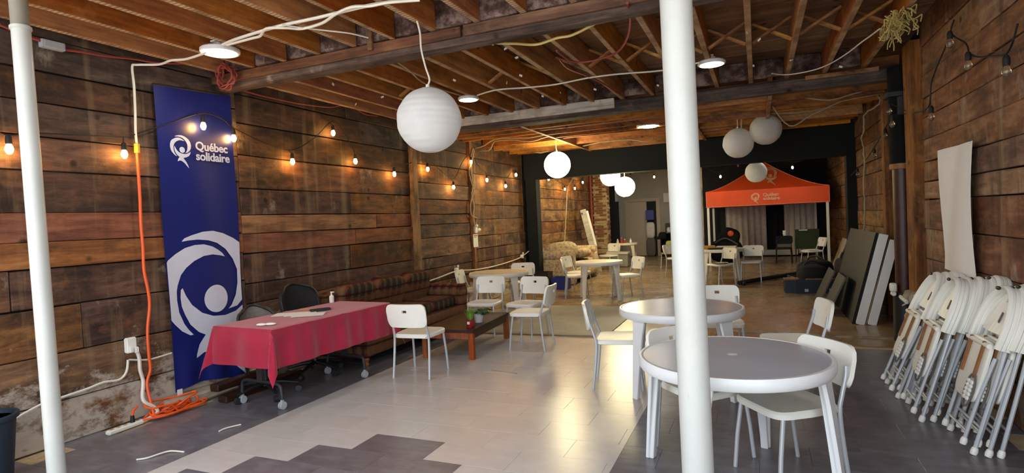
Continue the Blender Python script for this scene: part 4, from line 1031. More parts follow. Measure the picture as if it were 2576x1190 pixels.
for sx, sy in ((-1, -1), (1, -1), (1, 1), (-1, 1)):
    x, y = sx * (W2 - 0.04), sy * (DP / 2 - 0.04)
    f0 = part('leg', MB().box((x, y, 1.0), (0.065, 0.065, 2.0)), 'white', tn, bevel=0.004)
    part('foot_plate', MB().box((x, y, 0.006), (0.10, 0.10, 0.012)), 'steel', f0)
    part('hip_binding', MB().tube([roof(0)(0 if sx < 0 else 1, t / 12) if sy < 0 else roof(2)(0 if sx > 0 else 1, t / 12) for t in range(13)], 0.012, 6), 'tent_edge', tn)
part('truss', MB().tube([(-W2 + .06, -DP / 2 + .06, 1.95), (0, -DP / 2 + .06, 1.80), (W2 - .06, -DP / 2 + .06, 1.95)], 0.012, 6).tube([(-W2 + .06, -DP / 2 + .06, 1.80), (0, -DP / 2 + .06, 1.98), (W2 - .06, -DP / 2 + .06, 1.80)], 0.012, 6).cyl((0, 0, 2.4), (0, 0, 3.0), 0.02), 'white', tn)
mb = emblem(MB(), Matrix.Translation((0, -DP / 2 - 0.030, 0)) @ Matrix.Rotation(R(90), 4, 'X'), -0.26, 1.905, 0.215, th=0.0)
part('valance_emblem', mb, 'tent_white', tn, 0)
lettering('Québec\nsolidaire', 0.128, 0.003, 'tent_white', tn, (-0.06, -DP / 2 - 0.036, 1.925), (R(90), 0, 0), 0.82)
def onroof(x, y):
    z = y; t = max(0.0, (z - VZ1) / (PK - VZ1)) ** (1 / 1.45)
    k = 1 - t; s = 0.5 + x / (2 * W2 * k) if k > 0.02 else 0.5
    p = roof(0)(s, t); return (p[0], p[1] - 0.018, p[2] + 0.012)
mb = emblem(MB(), IDM, 0.16, 2.56, 0.40, surf=onroof)
part('roof_emblem', mb, 'tent_white', tn, 60)
def curtain(label, x0, x1, y, z0, z1, mat, group, ph=0):
    def fn(s, t):
        return (x0 + (x1 - x0) * s + 0.02 * math.sin(s * 40 + ph), y + 0.045 * math.sin(s * (x1 - x0) * 34 + ph) * (1 - 0.3 * t) + 0.02 * math.sin(s * 9 + t * 2), z0 + (z1 - z0) * t)
    return solo('curtain', MB().sheet(fn, 70, 6, 0.004), mat, label, 'curtain', group, 60)
curtain('wide grey curtain hanging at the left behind the canopy tent', -1.00, 0.24, 20.80, 0.10, 2.35, 'curtain', 'grey curtains')
curtain('grey curtain hanging at the right behind the canopy, its edge torn', 0.78, 1.75, 20.80, 0.08, 2.35, 'curtain', 'grey curtains', 2)
curtain('dark curtain hanging in the gap between the two grey curtains', 0.26, 0.76, 20.86, 0.30, 2.35, 'black_cloth', None, 1)
bh = thing('baseboard_heater', 'white baseboard heater on the floor behind the black visitor chair', 'heater', (0.62, 20.72, 0))
part('body', MB().box((0, 0, 0.13), (1.1, 0.08, 0.18)), 'cream', bh, bevel=0.01)
part('grille', MB().box((0, -0.043, 0.10), (1.0, 0.006, 0.02)).box((0, -0.043, 0.16), (1.0, 0.006, 0.02)), 'steel', bh)
gs = thing('folding_screen', 'dark green cloth panel standing behind the white chair at the canopy leg', 'screen', (1.28, 18.3, 0))
part('panel', MB().box((0, 0, 0.66), (0.62, 0.03, 0.56)), 'green_cloth', gs, bevel=0.008)
part('frame', MB().tube([(-0.3, 0, 0), (-0.3, 0, 0.93), (0.3, 0, 0.93), (0.3, 0, 0)], 0.014, 8), 'dark_steel', gs)
part('paper', MB().box((-0.1, -0.022, 0.915), (0.22, 0.005, 0.03)), 'paper', gs)
mg = thing('magazine', 'white magazine lying on the chair at the right canopy leg', 'magazine', (1.257, 16.582, 0.452), 0.5)
part('pages', MB().box((0, 0, 0.006), (0.26, 0.19, 0.011)), 'paper', mg)
part('cover', MB().box((0, 0, 0.0125), (0.262, 0.192, 0.002)), 'foam', mg)
hb = thing('duffel_bag', 'dark heaped bag with an orange patch in front of the left grey curtain', 'bag', (-0.92, 18.6, 0))
part('body', pillow(pillow(MB(), (0, 0, 0.35), (0.95, 0.6, 0.7), (0, 0, 0), 0.7), (0.1, 0.0, 0.75), (0.6, 0.5, 0.6), (0, R(20), 0), 0.7), 'black_cloth', hb, 50)
part('patch', MB().ball((0.16, -0.26, 0.88), 0.09, 14, 8, (1, 0.4, 1.0)), 'orange', hb)
part('strap', MB().tube(smoothline([(-0.3, -0.2, 0.6), (0.0, -0.33, 0.75), (0.35, -0.25, 0.55)], 5), 0.02, 8), 'grey_fabric', hb)
hs = thing('headset_stand', 'white rounded object resting on top of the black visitor chair', 'cup', (0.70, 18.20, 0.775))
part('cup', MB().lathe([(0.0, 0), (0.04, 0), (0.055, 0.06), (0.05, 0.15), (0.042, 0.15), (0.045, 0.06), (0.0, 0.03)], 18), 'white', hs)
# clutter on the table below the canopy
for (x, y, z, d, m, rz, lab, cat, nm) in ((-1.04, 13.63, 0.724, (0.26, 0.18, 0.07), 'yellow_plug', 0.2, 'yellow box at the left of the cluttered rear table', 'box', 'box'),
        (-0.67, 13.75, 0.724, (0.42, 0.22, 0.045), 'cream', -0.1, 'long white box on the cluttered rear table', 'box', 'box'),
        (-0.87, 13.41, 0.724, (0.34, 0.2, 0.03), 'black', 0.15, 'flat black tray at the front of the cluttered rear table', 'tray', 'tray')):
    o = thing(nm, lab, cat, (x, y, z), rz)
    part('body', MB().box((0, 0, d[2] * .4), (d[0], d[1], d[2] * .8)), m, o, bevel=0.004)
    part('lid', MB().box((0, 0, d[2] * .9), (d[0] + .006, d[1] + .006, d[2] * .2)), m, o, bevel=0.003)
o = thing('tray', 'tan round tray on the seat of the white chair before the rear table', 'tray', (-0.77, 12.88, 0.452))
part('disc', MB().lathe([(0, 0), (0.15, 0), (0.17, 0.02), (0.16, 0.02), (0.145, 0.008), (0, 0.008)], 28), 'tan_board', o)
part('paper', MB().box((0, 0, 0.012), (0.16, 0.12, 0.006)), 'paper', o)

# ------------------------------------------------------------------ lamps
def lantern(label, c, r, on, cordpts, group):
    t = thing('paper_lantern', label, 'lantern', c, 0, group)
    m = 'lantern_on' if on else 'lantern'
    n = 26; prof = []
    for i in range(n + 1):
        th = -math.pi / 2 + 0.22 + (math.pi - 0.44) * i / n
        rr_ = r * math.cos(th) * (1 + (0.0025 if i % 2 else -0.0025) * (1 + math.sin(i * 1.9))); prof.append((rr_, r * math.sin(th)))
    mb = MB(); o = 0; seg = 40
    for q, z in prof:
        for k in range(seg):
            a = 6.2832 * k / seg; w = 1 + 0.008 * math.sin(3 * a + z * 40) * (0 if on else 1)
            mb.v.append((q * w * math.cos(a), q * w * math.sin(a), z))
    for i in range(n):
        for k in range(seg):
            l = (k + 1) % seg; mb.f.append((i * seg + k, i * seg + l, (i + 1) * seg + l, (i + 1) * seg + k))
    part('shade', mb, m, t, 60)
    ring = MB().tube([(0.05 * math.cos(k * .5236), 0.05 * math.sin(k * .5236), r * .975) for k in range(12)], 0.004, 6, closed=True).tube([(0, 0, r * .975), (0, 0, r * 0.3)], 0.003, 6).box((0, 0, r * .975), (0.1, 0.006, 0.006))
    part('top_ring', ring, 'lamp_metal', t)
    part('socket', MB().cyl((0, 0, r * 0.96), (0, 0, r * 1.10), 0.018, 0.014), 'white' if not on else 'cord_tan', t)
    part('cord', MB().tube(smoothline([Vector(p) - Vector(c) for p in cordpts], 5), 0.0075, 6), 'cord_white', t)
    return t
lantern('large unlit white paper lantern hanging nearest us under the first beam', (-2.314, 3.86, 2.362), 0.25, False, [(-2.314, 3.86, 2.63), (-2.30, 3.87, 2.68), (-2.33, 3.87, 2.78), (-2.36, 3.87, 2.92), (-2.37, 3.88, 3.05), (-2.38, 3.86, 3.14)], 'paper lanterns')
lantern('glowing paper lantern nearest us, in front of the slate beam', (-3.471, 10.4, 2.585), 0.25, True, [(-3.47, 10.4, 2.85), (-3.48, 10.4, 2.95), (-3.475, 10.4, 3.385)], 'paper lanterns')
lantern('glowing paper lantern half hidden by the slate beam', (-3.37, 14.24, 2.575), 0.25, True, [(-3.37, 14.24, 2.85), (-3.37, 14.24, 3.2)], 'paper lanterns')
lantern('lower glowing paper lantern, right of the half hidden one', (-3.039, 14.374, 2.288), 0.25, True, [(-3.039, 14.374, 2.55), (-3.04, 14.37, 3.2)], 'paper lanterns')
lantern('left and lower of the two unlit lanterns before the slate beam', (-0.262, 10.503, 2.699), 0.25, False, [(-0.262, 10.503, 2.97), (-0.26, 10.4, 3.05), (-0.26, 10.2, 3.385)], 'paper lanterns')
lantern('right and higher of the two unlit lanterns before the slate beam', (0.169, 10.414, 2.871), 0.25, False, [(0.169, 10.414, 3.13), (0.17, 10.25, 3.385)], 'paper lanterns')
lantern('unlit paper lantern hanging before the peak of the orange canopy', (0.001, 15.087, 2.465), 0.25, False, [(0.0, 15.087, 2.73), (0.0, 15.08, 3.2)], 'paper lanterns')
def disc(label, c, r):
    t = thing('disc_light', label, 'lamp', c, 0, 'round disc lights')
    part('housing', MB().lathe([(0.0, 0.02), (r * .9, 0.02), (r, 0.008), (r, -0.014), (r * .95, -0.022), (r * .87, -0.022), (r * .87, -0.018), (0.0, -0.018)], 48), 'lamp_metal', t)
    part('diffuser', MB().lathe([(0.0, -0.0185), (r * .865, -0.0185), (r * .84, -0.0225), (0.0, -0.0235)], 48), 'led', t)
    part('mount', MB().cyl((0, 0, 0.02), (0, 0, 0.06), 0.05, 0.04).box((0, 0, 0.065), (0.05, 0.14, 0.012)), 'lamp_metal', t)
disc('lit round disc light at the left, white cords meeting above the banner', (-4.11, 3.52, 3.10), 0.155)
disc('lit round disc light just right of the largest paper lantern', (-3.27, 6.42, 3.11), 0.13)
disc('lit round disc light just right of the thick column', (-0.39, 6.40, 3.11), 0.14)
disc('lit round disc light just left of the thick column, before the slate beam', (-1.64, 9.85, 3.06), 0.20)

disc('left disc light added to brighten the rear room, unseen behind the slate beam', (-2.6, 16.2, 3.13), 0.18)  # the rear room discs are unseen lamps added to brighten it
disc('right disc light added to brighten the rear room, unseen behind the slate beam', (0.5, 15.6, 3.13), 0.18)
disc('unseen disc light added to brighten the rear room near the far door', (-3.0, 19.6, 3.13), 0.18)
def string_light(name, label, cordkey, bulbs, on=True, group=None, wallx=None, offs=()):
    pts = PTS[cordkey]
    t = thing(name, label, 'string lights', pts[0], 0, group)
    o = Vector(pts[0])
    line = smoothline([Vector(p) - o for p in pts], 5)
    part('cord', MB().tube(line, 0.006, 6), 'cord_black', t)
    sk = MB().lathe([(0.0, 0.10), (0.012, 0.10), (0.020, 0.085), (0.021, 0.045), (0.017, 0.035), (0.0, 0.035)], 14).mesh('socket', 'cord_black')
    gl = MB().lathe([(0.0, -0.038), (0.012, -0.034), (0.023, -0.016), (0.026, 0.0), (0.021, 0.02), (0.013, 0.038), (0.0, 0.04)], 16)
    lit = gl.mesh('bulb', 'bulb_on'); off = gl.mesh('bulb', 'bulb_off')
    for i, b in enumerate(bulbs):
        s_ = put('socket', sk, t, Vector(b) - o)
        put('bulb', off if (not on or i in offs) else lit, s_)
        # the short drop from the cord to the socket
        top = min(line, key=lambda q: (q + o - Vector(b) - Vector((0, 0, .1))).length)
        d = top - (Vector(b) - o)
        if 0.02 < d.length < 0.7: put('drop', MB().tube([(0, 0, 0.095), d], 0.004, 5).mesh('drop', 'cord_black'), s_)
    return t
string_light('string_light', 'string of lit warm bulbs draped along the left plank wall and over the banner', 'string_left',
    [(-4.88, 2.356, 2.232), (-4.88, 3.166, 2.268), (-4.86, 3.921, 2.603), (-4.88, 4.28, 2.53), (-4.88, 5.071, 2.352), (-4.88, 5.788, 2.768), (-4.88, 6.196, 2.444), (-4.88, 7.073, 2.326), (-4.88, 8.012, 2.458), (-4.88, 8.844, 2.198), (-4.88, 9.564, 2.692), (-4.88, 10.214, 2.39), (-4.88, 11.117, 2.307), (-4.88, 11.715, 2.576)])
string_light('string_light', 'string of lit bulbs over the floral sofa in the rear room', 'string_rear',
    [(-4.8, 13.641, 2.569), (-4.8, 14.938, 2.362), (-4.8, 15.871, 2.416), (-4.8, 16.719, 2.625), (-4.8, 17.0, 2.83)], offs=(4,))
PTS['string_tent'] = [(-4.3, 18.4, 3.15), (-3.72, 18.45, 2.96), (-3.05, 18.45, 2.90), (-2.2, 17.4, 3.1), (-1.6, 17.2, 3.0), (-0.99, 17.1, 2.66), (-0.4, 17.1, 2.95), (0.4, 17.1, 3.0), (0.96, 17.1, 2.78), (1.7, 17.1, 3.05)]
string_light('string_light', 'string of bulbs hung across the rear room before the orange canopy', 'string_tent',
    [(-3.718, 18.5, 2.833), (-2.97, 18.5, 2.75), (-0.92, 17.1, 2.53), (0.90, 17.1, 2.64), (-0.45, 17.1, 2.80), (0.36, 17.1, 2.86), (0.52, 17.1, 2.86)], offs=(0, 4, 5, 6))
string_light('string_light', 'string of unlit bulbs on the right plank wall above the white sheet', 'string_right',
    [(1.45, 5.612, 2.796), (1.45, 5.204, 2.529), (1.45, 4.519, 2.334)], False)
string_light('string_light', 'string of unlit bulbs sagging down the right wall to the iron column', 'string_right2',
    [(1.47, 6.283, 2.313), (1.36, 7.421, 2.555), (1.36, 7.30, 2.40)], False)
PTS['string_right3'] = [(1.38, 7.40, 2.62), (1.62, 8.3, 2.75), (1.63, 9.1, 2.60), (1.63, 9.9, 2.42), (1.63, 10.9, 2.25), (1.60, 12.2, 2.1)]
string_light('string_light', 'string of unlit bulbs on the dark boards beyond the iron column', 'string_right3',
    [(1.62, 8.35, 2.60), (1.62, 9.15, 2.47), (1.62, 9.95, 2.27), (1.60, 11.4, 2.08)], False)

# ------------------------------------------------------------------ cables
cord('cable', 'cord_straight', 0.012, 'cord_white', 'straight white cord from the left disc light to the hanging lantern')
cord('cable', 'cord_wavy', 0.011, 'cord_white', 'wavy white cord drooping beside the straight one at the left disc light')
cord('cable', 'cord_thin', 0.006, 'cord_white', 'thin white cord branching off toward the first beam')
cc = cord('cable', 'cord_corner', 0.010, 'cord_white', 'white cord running down the wall left of the banner to a yellow connector')
cord('plug', 'yellow_conn', 0.022, 'yellow_plug', 'yellow connector joining the white cord and the orange cord', 'plug')
oc = cord('cable', 'cord_orange', 0.0125, 'orange', 'orange extension cord hanging down the wall left of the banner', n=6)
cord('cable', 'cord_led2', 0.008, 'cord_tan', 'tan cord from the first beam behind the large lantern to a disc light')
cord('cable', 'cord_led23', 0.009, 'cord_white', 'long white cord between two disc lights behind the thick column')
cord('cable', 'cable_yellow', 0.011, 'cord_yellow', 'yellow cable looping below the first beam')
cord('cable', 'cable_red_arc', 0.010, 'cord_red', 'dark red cable curving between the ceiling joists')
cord('cable', 'cable_red_arc2', 0.010, 'cord_red', 'dark red cable running along a joist toward the second beam')
cord('cable', 'cable_red_wall', 0.012, 'cord_red', 'red cable at the top of the wall left of the grey junction box')
cord('cable', 'cable_red_wall2', 0.010, 'cord_red', 'red cable along the top of the wall from the junction box')
cord('cable', 'cable_red_wall3', 0.009, 'cord_red', 'red cable running away along the wall from its loop')
c0 = Vector((-4.66, 4.04, 3.07)); loop = []
for i in range(64):
    a = i * 0.55; r_ = 0.095 + 0.02 * math.sin(i * 1.7)
    loop.append(c0 + Vector((r_ * math.cos(a), 0.03 * math.sin(i * .9), r_ * 1.1 * math.sin(a))))
cord('cable', loop, 0.007, 'cord_red', 'tangled loop of red cable at the end of the first beam', n=2)
j = PTS['junction']; jm = (Vector(j[0]) + Vector(j[1])) / 2
jb = thing('junction_box', 'grey junction box at the top of the wall by the slim column', 'box', jm - Vector((0, 0, .03)))
part('body', MB().box((0, 0, 0.03), (0.05, 0.16, 0.06)), 'steel', jb, bevel=0.004)
part('cover', MB().box((0.028, 0, 0.03), (0.006, 0.13, 0.05)), 'steel', jb, bevel=0.002)
cord('cable', 'cord_bay3a', 0.012, 'cord_tan', 'upper tan cord looped under the third bay toward a disc light', jit=0.006)
cord('cable', 'cord_bay3b', 0.011, 'cord_tan', 'lower tan cord looped under the third bay beside its twin', jit=0.006)
cord('cable', 'cord_bay3c', 0.012, 'cord_tan', 'tan cords drooping just before the slate beam', jit=0.008)
cord('cable', 'bundle_down', 0.013, 'cord_tan', 'straight tan cord going down the plank wall to the wall socket', jit=0.006)
cord('cable', 'bundle_down2', 0.011, 'cord_tan', 'loose tan cord twisting down the plank wall beside its twin', jit=0.006)
cord('cable', 'ext_left', 0.012, 'cord_white', 'pale extension cord running along the wall behind the cream table')
cord('cable', 'right_a', 0.012, 'cord_tan', 'tan cord from the lower unlit lantern toward the right wall', jit=0.005)
cord('cable', 'right_b', 0.010, 'cord_tan', 'tan cord from the higher unlit lantern toward the right wall', jit=0.005)
cord('cable', 'right_c', 0.012, 'cord_tan', 'twisted tan cords hanging down the right wall before the slate post', jit=0.008)
cord('cable', 'right_thin', 0.007, 'cord_white', 'thin white wire from the straw tuft across to the second beam')
cord('cable', 'right_d', 0.010, 'cord_tan', 'loose tan cord crossing below the lantern cords at the right')
cord('cable', 'right_e', 0.008, 'cord_tan', 'thin tan cord just behind the second beam at the right')
cord('cable', 'rear_bundle', 0.016, 'cord_tan', 'twisted tan cords hanging above the floral sofa', jit=0.012)
cord('cable', 'wall_cable_left', 0.010, 'cord_white', 'white cable running low along the wall toward the dark bin')
cord('cable', 'cable_thick', 0.015, 'cord_white', 'thick white cord dropping from the wall adaptor to the power strip')
cord('cable', 'cable_side', 0.008, 'cord_white', 'short white cable running behind the lower edge of the banner')
cord('cable', 'ext_right', 0.010, 'cord_white', 'white cord curving from the folded chairs to the power strip')
sheet_c = [(-4.05, 2.575, 0.006), (-3.998, 2.615, 0.008), (-3.975, 2.686, 0.011), (-3.944, 2.753, 0.010), (-3.836, 2.778, 0.006)]
cord('cable', sheet_c, 0.006, 'cord_white', 'short white wire lying on the dark tiles near the slim column')
cord('cable', [(-3.95, 3.16, 0.006), (-3.945, 3.226, 0.010), (-3.905, 3.329, 0.006)], 0.006, 'cord_white', 'white scrap of wire on the tile edge nearer the red table')
# power gear on the left wall and floor
ad = thing('wall_adaptor', 'white multi-outlet adaptor on the wall left of the banner', 'adaptor', (-4.945, 3.155, 0.585))
part('body', MB().box((0, 0, 0.065), (0.045, 0.085, 0.13)), 'white', ad, bevel=0.008)
part('plug', MB().box((0.035, -0.02, 0.03), (0.03, 0.035, 0.05)), 'white', ad, bevel=0.006)
part('plug', MB().box((0.035, 0.025, 0.02), (0.03, 0.035, 0.05)), 'white', ad, bevel=0.006)
def power_strip(label, c, L, rot, m='white'):
    t = thing('power_strip', label, 'power strip', c, 0, None, rot)
    part('body', MB().box((0, 0, 0.02), (0.052, L, 0.036)), m, t, bevel=0.010)
    mb = MB()
    for k in range(5): mb.box((0, -L / 2 + 0.04 + k * (L - .08) / 4, 0.0385), (0.026, 0.026, 0.002))
    part('sockets', mb, 'cord_tan', t, 0)
    return t
power_strip('white power strip on the floor at the orange cord coil', (-4.80, 2.98, 0), 0.30, (0, 0, 0.05))
bpk = thing('plug', 'black plug of the orange cord at the power strip', 'plug', (-4.80, 3.04, 0.04))
part('body', MB().cyl((0, 0, 0), (0, 0, 0.055), 0.018, 0.014), 'black', bpk)
part('sleeve', MB().tube([(0, 0, 0.05), (-0.01, 0.02, 0.09), (-0.02, 0.06, 0.11)], 0.009, 8), 'orange', bpk)
coil = []
rnd = random.Random(3)
for i in range(150):
    a = i * 0.42 + rnd.uniform(-.1, .1); k = 0.6 + 0.4 * math.sin(i * 0.13)
    coil.append((-4.80 + 0.10 * k * math.cos(a) + rnd.uniform(-.01, .01), 3.42 + 0.27 * k * math.sin(a) + 0.08 * math.sin(i * .05), 0.014 + 0.12 * (0.5 + 0.5 * math.sin(i * 0.29)) * (i % 60) / 60 + 0.02 * rnd.random()))
cord('cable', coil, 0.0085, 'orange', 'orange extension cord coiled in a heap on the floor below the banner edge', n=3)
bn2 = thing('waste_bin', 'dark blue grey bin at the left edge behind the slim column', 'bin', (-4.62, 1.98, 0))
part('body', MB().lathe([(0.0, 0.0), (0.135, 0.0), (0.172, 0.44), (0.165, 0.44), (0.13, 0.012), (0.0, 0.012)], 36), 'bin', bn2)
part('rim', MB().lathe([(0.166, 0.425), (0.186, 0.425), (0.190, 0.44), (0.186, 0.455), (0.166, 0.455), (0.166, 0.425)], 36), 'bin', bn2)
# sockets and a notice further along the left wall
wo = thing('wall_socket', 'white socket with plugs at the foot of the tan cords on the plank wall', 'socket', (-4.905, 9.68, 1.37))
part('plate', MB().box((0, 0, 0.06), (0.03, 0.10, 0.13)), 'white', wo, bevel=0.004)
part('plug', MB().ball((0.03, 0.07, 0.05), 0.035, 12, 8), 'white', wo)
part('plug', MB().ball((0.03, -0.02, 0.13), 0.03, 12, 8), 'white', wo)
nt = thing('notice', 'small white paper notice hanging below the socket on the plank wall', 'paper', (-4.912, 9.66, 1.10))
part('sheet', MB().box((0, 0, 0.12), (0.004, 0.19, 0.24), (0, 0, 0)), 'paper', nt)
part('heading', MB().box((0.003, 0, 0.215), (0.002, 0.15, 0.018)).box((0.003, -0.02, 0.185), (0.002, 0.10, 0.01)), 'cord_red', nt)
for p, lab in ((PTS['ext_left_adapters'][0], 'white plug adaptor on the wall cord above the plaid sofa arm'), (PTS['ext_left_adapters'][1], 'white plug adaptor on the wall cord near the slate post')):
    o = thing('plug', lab, 'plug', Vector(p) - Vector((0.03, 0, 0.05)))
    part('body', pillow(MB(), (0, 0, 0.05), (0.06, 0.10, 0.09), p=0.4), 'white', o)
    part('pin_cap', MB().cyl((0.02, 0.02, 0.10), (0.02, 0.03, 0.14), 0.018), 'white', o)
# blue and black tubs beside the floral sofa
def tub(name, label, c, d, m, cat):
    t = thing(name, label, cat, c)
    w, l, h = d; mb = MB()
    for x, y, sx, sy in ((-w / 2, 0, .012, l), (w / 2, 0, .012, l), (0, -l / 2, w, .012), (0, l / 2, w, .012)): mb.box((x, y, h / 2), (sx, sy, h))
    mb.box((0, 0, 0.008), (w, l, 0.014)); part('body', mb, m, t, bevel=0.003)
    mb = MB()
    for x, y, sx, sy in ((-w / 2, 0, .03, l + .03), (w / 2, 0, .03, l + .03), (0, -l / 2, w, .03), (0, l / 2, w, .03)): mb.box((x, y, h), (sx, sy, .022))
    part('rim', mb, m, t, bevel=0.004); return t
tub('storage_tub', 'dark blue plastic tub on the floor before the floral sofa', (-4.05, 12.05, 0), (0.34, 0.30, 0.26), 'blue', 'tub')
tub('storage_tub', 'black tub on the floor between the slate post and the blue tub', (-4.45, 12.0, 0), (0.32, 0.34, 0.38), 'black', 'tub')

# things by the brick pilaster
wb_ = thing('painted_board', 'white painted timber board leaning against the wall by the red pipe', 'board', (-4.20, 15.9, 0), 0, None, (0, R(-12.5), 0))
part('board', MB().box((0, 0, 0.92), (0.17, 0.05, 1.84)), 'peeling', wb_, bevel=0.006)
part('batten', MB().box((0.10, 0.02, 1.25), (0.06, 0.05, 1.05)), 'foam', wb_, bevel=0.004)
rp = thing('red_pipe', 'red vertical pipe on the wall just left of the brick pilaster', 'pipe', (-4.90, 17.95, 0))
part('pipe', MB().cyl((0, 0, 1.0), (0, 0, 3.15), 0.045, 0.045, 16), 'cord_red', rp)
part('elbow', MB().cyl((0, 0, 1.0), (0, 0, 1.15), 0.06, 0.06, 16), 'cord_red', rp, bevel=0.006)
part('bracket', MB().box((-0.04, 0, 1.7), (0.06, 0.12, 0.03)), 'dark_steel', rp)
co = thing('cooler', 'grey cooler box under the small bottle table', 'cooler', (-3.98, 17.45, 0))
part('body', MB().box((0, 0, 0.20), (0.62, 0.36, 0.38), top=(1.05, 1.05)), 'cooler', co, bevel=0.02)
part('lid', MB().box((0, 0, 0.43), (0.67, 0.41, 0.07)), 'cream', co, bevel=0.015)
for i, (x, m, lab) in enumerate(((-4.02, 'white', 'white bottle left of the red bottle on the small table'), (-3.90, 'red_bottle', 'red bottle on the small white table by the pilaster'), (-3.80, 'red_bottle', 'shorter red jar right of the red bottle'), (-3.62, 'white', 'white cone topped bottle at the right of the small table'))):
    h = (0.11, 0.15, 0.10, 0.12)[i]
    o = thing('bottle', lab, 'bottle', (x, 17.62, 0.7235), 0, 'bottles on the small table')
    part('body', MB().lathe([(0, 0), (0.035, 0), (0.037, h * .65), (0.016, h * .85), (0.016, h), (0, h)], 16), m, o)
    part('cap', MB().cyl((0, 0, h), (0, 0, h + .02), 0.018), 'white', o)
# kitchen corner far behind
fb = thing('fuse_box', 'pale fuse box on the grey rear wall left of the thick column', 'box', (-3.02, 21.9, 2.0))
part('body', MB().box((0, 0, 0.17), (0.36, 0.08, 0.34)), 'curtain', fb, bevel=0.01)
part('door', MB().box((0, -0.045, 0.17), (0.30, 0.012, 0.28)), 'curtain', fb, bevel=0.004)
sh = thing('shelf_unit', 'grey worktop shelf with kitchen things on the rear wall', 'shelf', (-2.85, 21.6, 0))
part('top', MB().box((0, 0, 0.88), (0.95, 0.5, 0.04)), 'grey_wall', sh, bevel=0.004)
for sx in (-.43, .43): part('side', MB().box((sx, 0, 0.43), (0.04, 0.46, 0.86)), 'dark_wall', sh)
part('back', MB().box((0, 0.21, 0.43), (0.82, 0.02, 0.86)), 'dark_wall', sh)
km = thing('coffee_machine', 'black and white coffee machine on the rear worktop', 'appliance', (-2.98, 21.55, 0.905))
part('body', MB().box((0, 0, 0.16), (0.28, 0.26, 0.32)), 'black', km, bevel=0.02)
part('jug', MB().lathe([(0, 0), (0.07, 0), (0.085, 0.08), (0.05, 0.17), (0, 0.17)], 18, (0.0, -0.19, 0.0)), 'white', km)
pn = thing('paper_dispenser', 'white dispenser column on the rear wall just left of the thick column', 'dispenser', (-2.55, 21.86, 1.2))
part('upper', MB().box((0, 0, 0.75), (0.14, 0.12, 0.45)), 'white', pn, bevel=0.01)
part('lower', MB().box((0, 0, 0.2), (0.12, 0.10, 0.4)), 'foam', pn, bevel=0.01)
part('band', MB().box((0, -0.06, 0.55), (0.16, 0.02, 0.04)), 'cord_red', pn)
bg = thing('shoulder_bag', 'black bag with a pointed flap hanging by the worktop', 'bag', (-3.20, 21.2, 0.62))
part('body', MB().box((0, 0, 0.16), (0.34, 0.14, 0.26), top=(0.6, 0.8)), 'black_cloth', bg, bevel=0.03)
part('flap', MB().prism([(-0.28, 0.0), (0.14, 0.10), (0.16, 0.30), (0.0, 0.28)], 0.03, Matrix.Translation((0, -0.08, 0)) @ Matrix.Rotation(R(90), 4, 'X')), 'black_cloth', bg)
st = thing('shelf_bundle', 'blue box and pale bags stacked inside the open doorway', 'bag', (-3.70, 21.75, 0))
part('bag', pillow(MB(), (0, 0, 0.35), (0.34, 0.2, 0.7), p=0.5), 'grey_fabric', st, 50)
part('bag', pillow(MB(), (0, 0, 0.98), (0.32, 0.2, 0.6), p=0.5), 'curtain', st, 50)
part('box', MB().box((0, 0, 1.55), (0.30, 0.2, 0.36)), 'blue', st, bevel=0.01)

# ------------------------------------------------------------------ boards leaning on the right
def lean(name, label, cat, x0, y0, y1, h, th, tilt, m, bev=0.003, edge=None):
    t = thing(name, label, cat, (x0, (y0 + y1) / 2, 0), 0, None, (0, R(tilt), 0))
    part('sheet', MB().box((0, 0, h / 2), (th, y1 - y0, h)), m, t, bevel=bev)
    if edge: part('end_strip', MB().box((0, -(y1 - y0) / 2 - 0.004, h / 2), (th * 0.98, 0.010, h)), edge, t, bevel=0.002)
    return t
lean('dark_panel', 'big near-black panel leaning on the boards before the iron column', 'panel', 1.10, 8.58, 10.75, 1.22, 0.03, 14.2, 'black', edge='black_cloth')
lean('insulation_board', 'thick white edged board leaning directly behind the big black panel', 'board', 1.175, 8.55, 10.7, 1.20, 0.10, 14.2, 'foam', 0.012, 'foam')
lean('insulation_board', 'second white edged board leaning nearest the iron column', 'board', 1.303, 8.53, 10.6, 1.12, 0.10, 14.2, 'foam', 0.012, 'foam')
lean('plywood_sheet', 'thin brown sheet between the two white edged boards', 'board', 1.239, 8.54, 10.6, 1.14, 0.012, 14.2, 'tan_board', 0.002)
lean('black_board', 'small black panel leaning at the front of the big black panel', 'panel', 0.86, 9.15, 9.85, 0.60, 0.022, 24, 'black', edge='grey_fabric')
lean('black_board', 'small black panel further back, left of its near twin', 'panel', 0.82, 10.05, 10.75, 0.60, 0.022, 24, 'black', edge='grey_fabric')
lean('tan_board', 'tan board leaning at an angle on the right wall past the black bags', 'board', 1.28, 13.0, 13.5, 0.95, 0.03, 20, 'tan_board', edge='cream')
lean('tan_board', 'pale board standing behind the angled tan board', 'board', 1.62, 13.5, 14.0, 0.75, 0.02, 8, 'cream')
gp = thing('metal_poles', 'two grey poles leaning on the right wall of the rear room', 'pole', (1.72, 13.9, 0), 0, None, (0, R(4), 0))
for k in (0, 1): part('pole', MB().cyl((0, k * 0.10, 0), (0, k * 0.10, 1.25), 0.018), 'steel', gp)
cs = thing('flight_case', 'dark blue grey open case on the floor holding black bags', 'case', (0.90, 11.95, 0), R(9))
mb = MB()
w, l, h = 0.68, 0.80, 0.26
for x, y, sx, sy in ((-w / 2, 0, .02, l), (w / 2, 0, .02, l), (0, -l / 2, w, .02), (0, l / 2, w, .02)): mb.box((x, y, h / 2), (sx, sy, h))
mb.box((0, 0, 0.012), (w, l, 0.02)); part('body', mb, 'bin', cs, bevel=0.004)
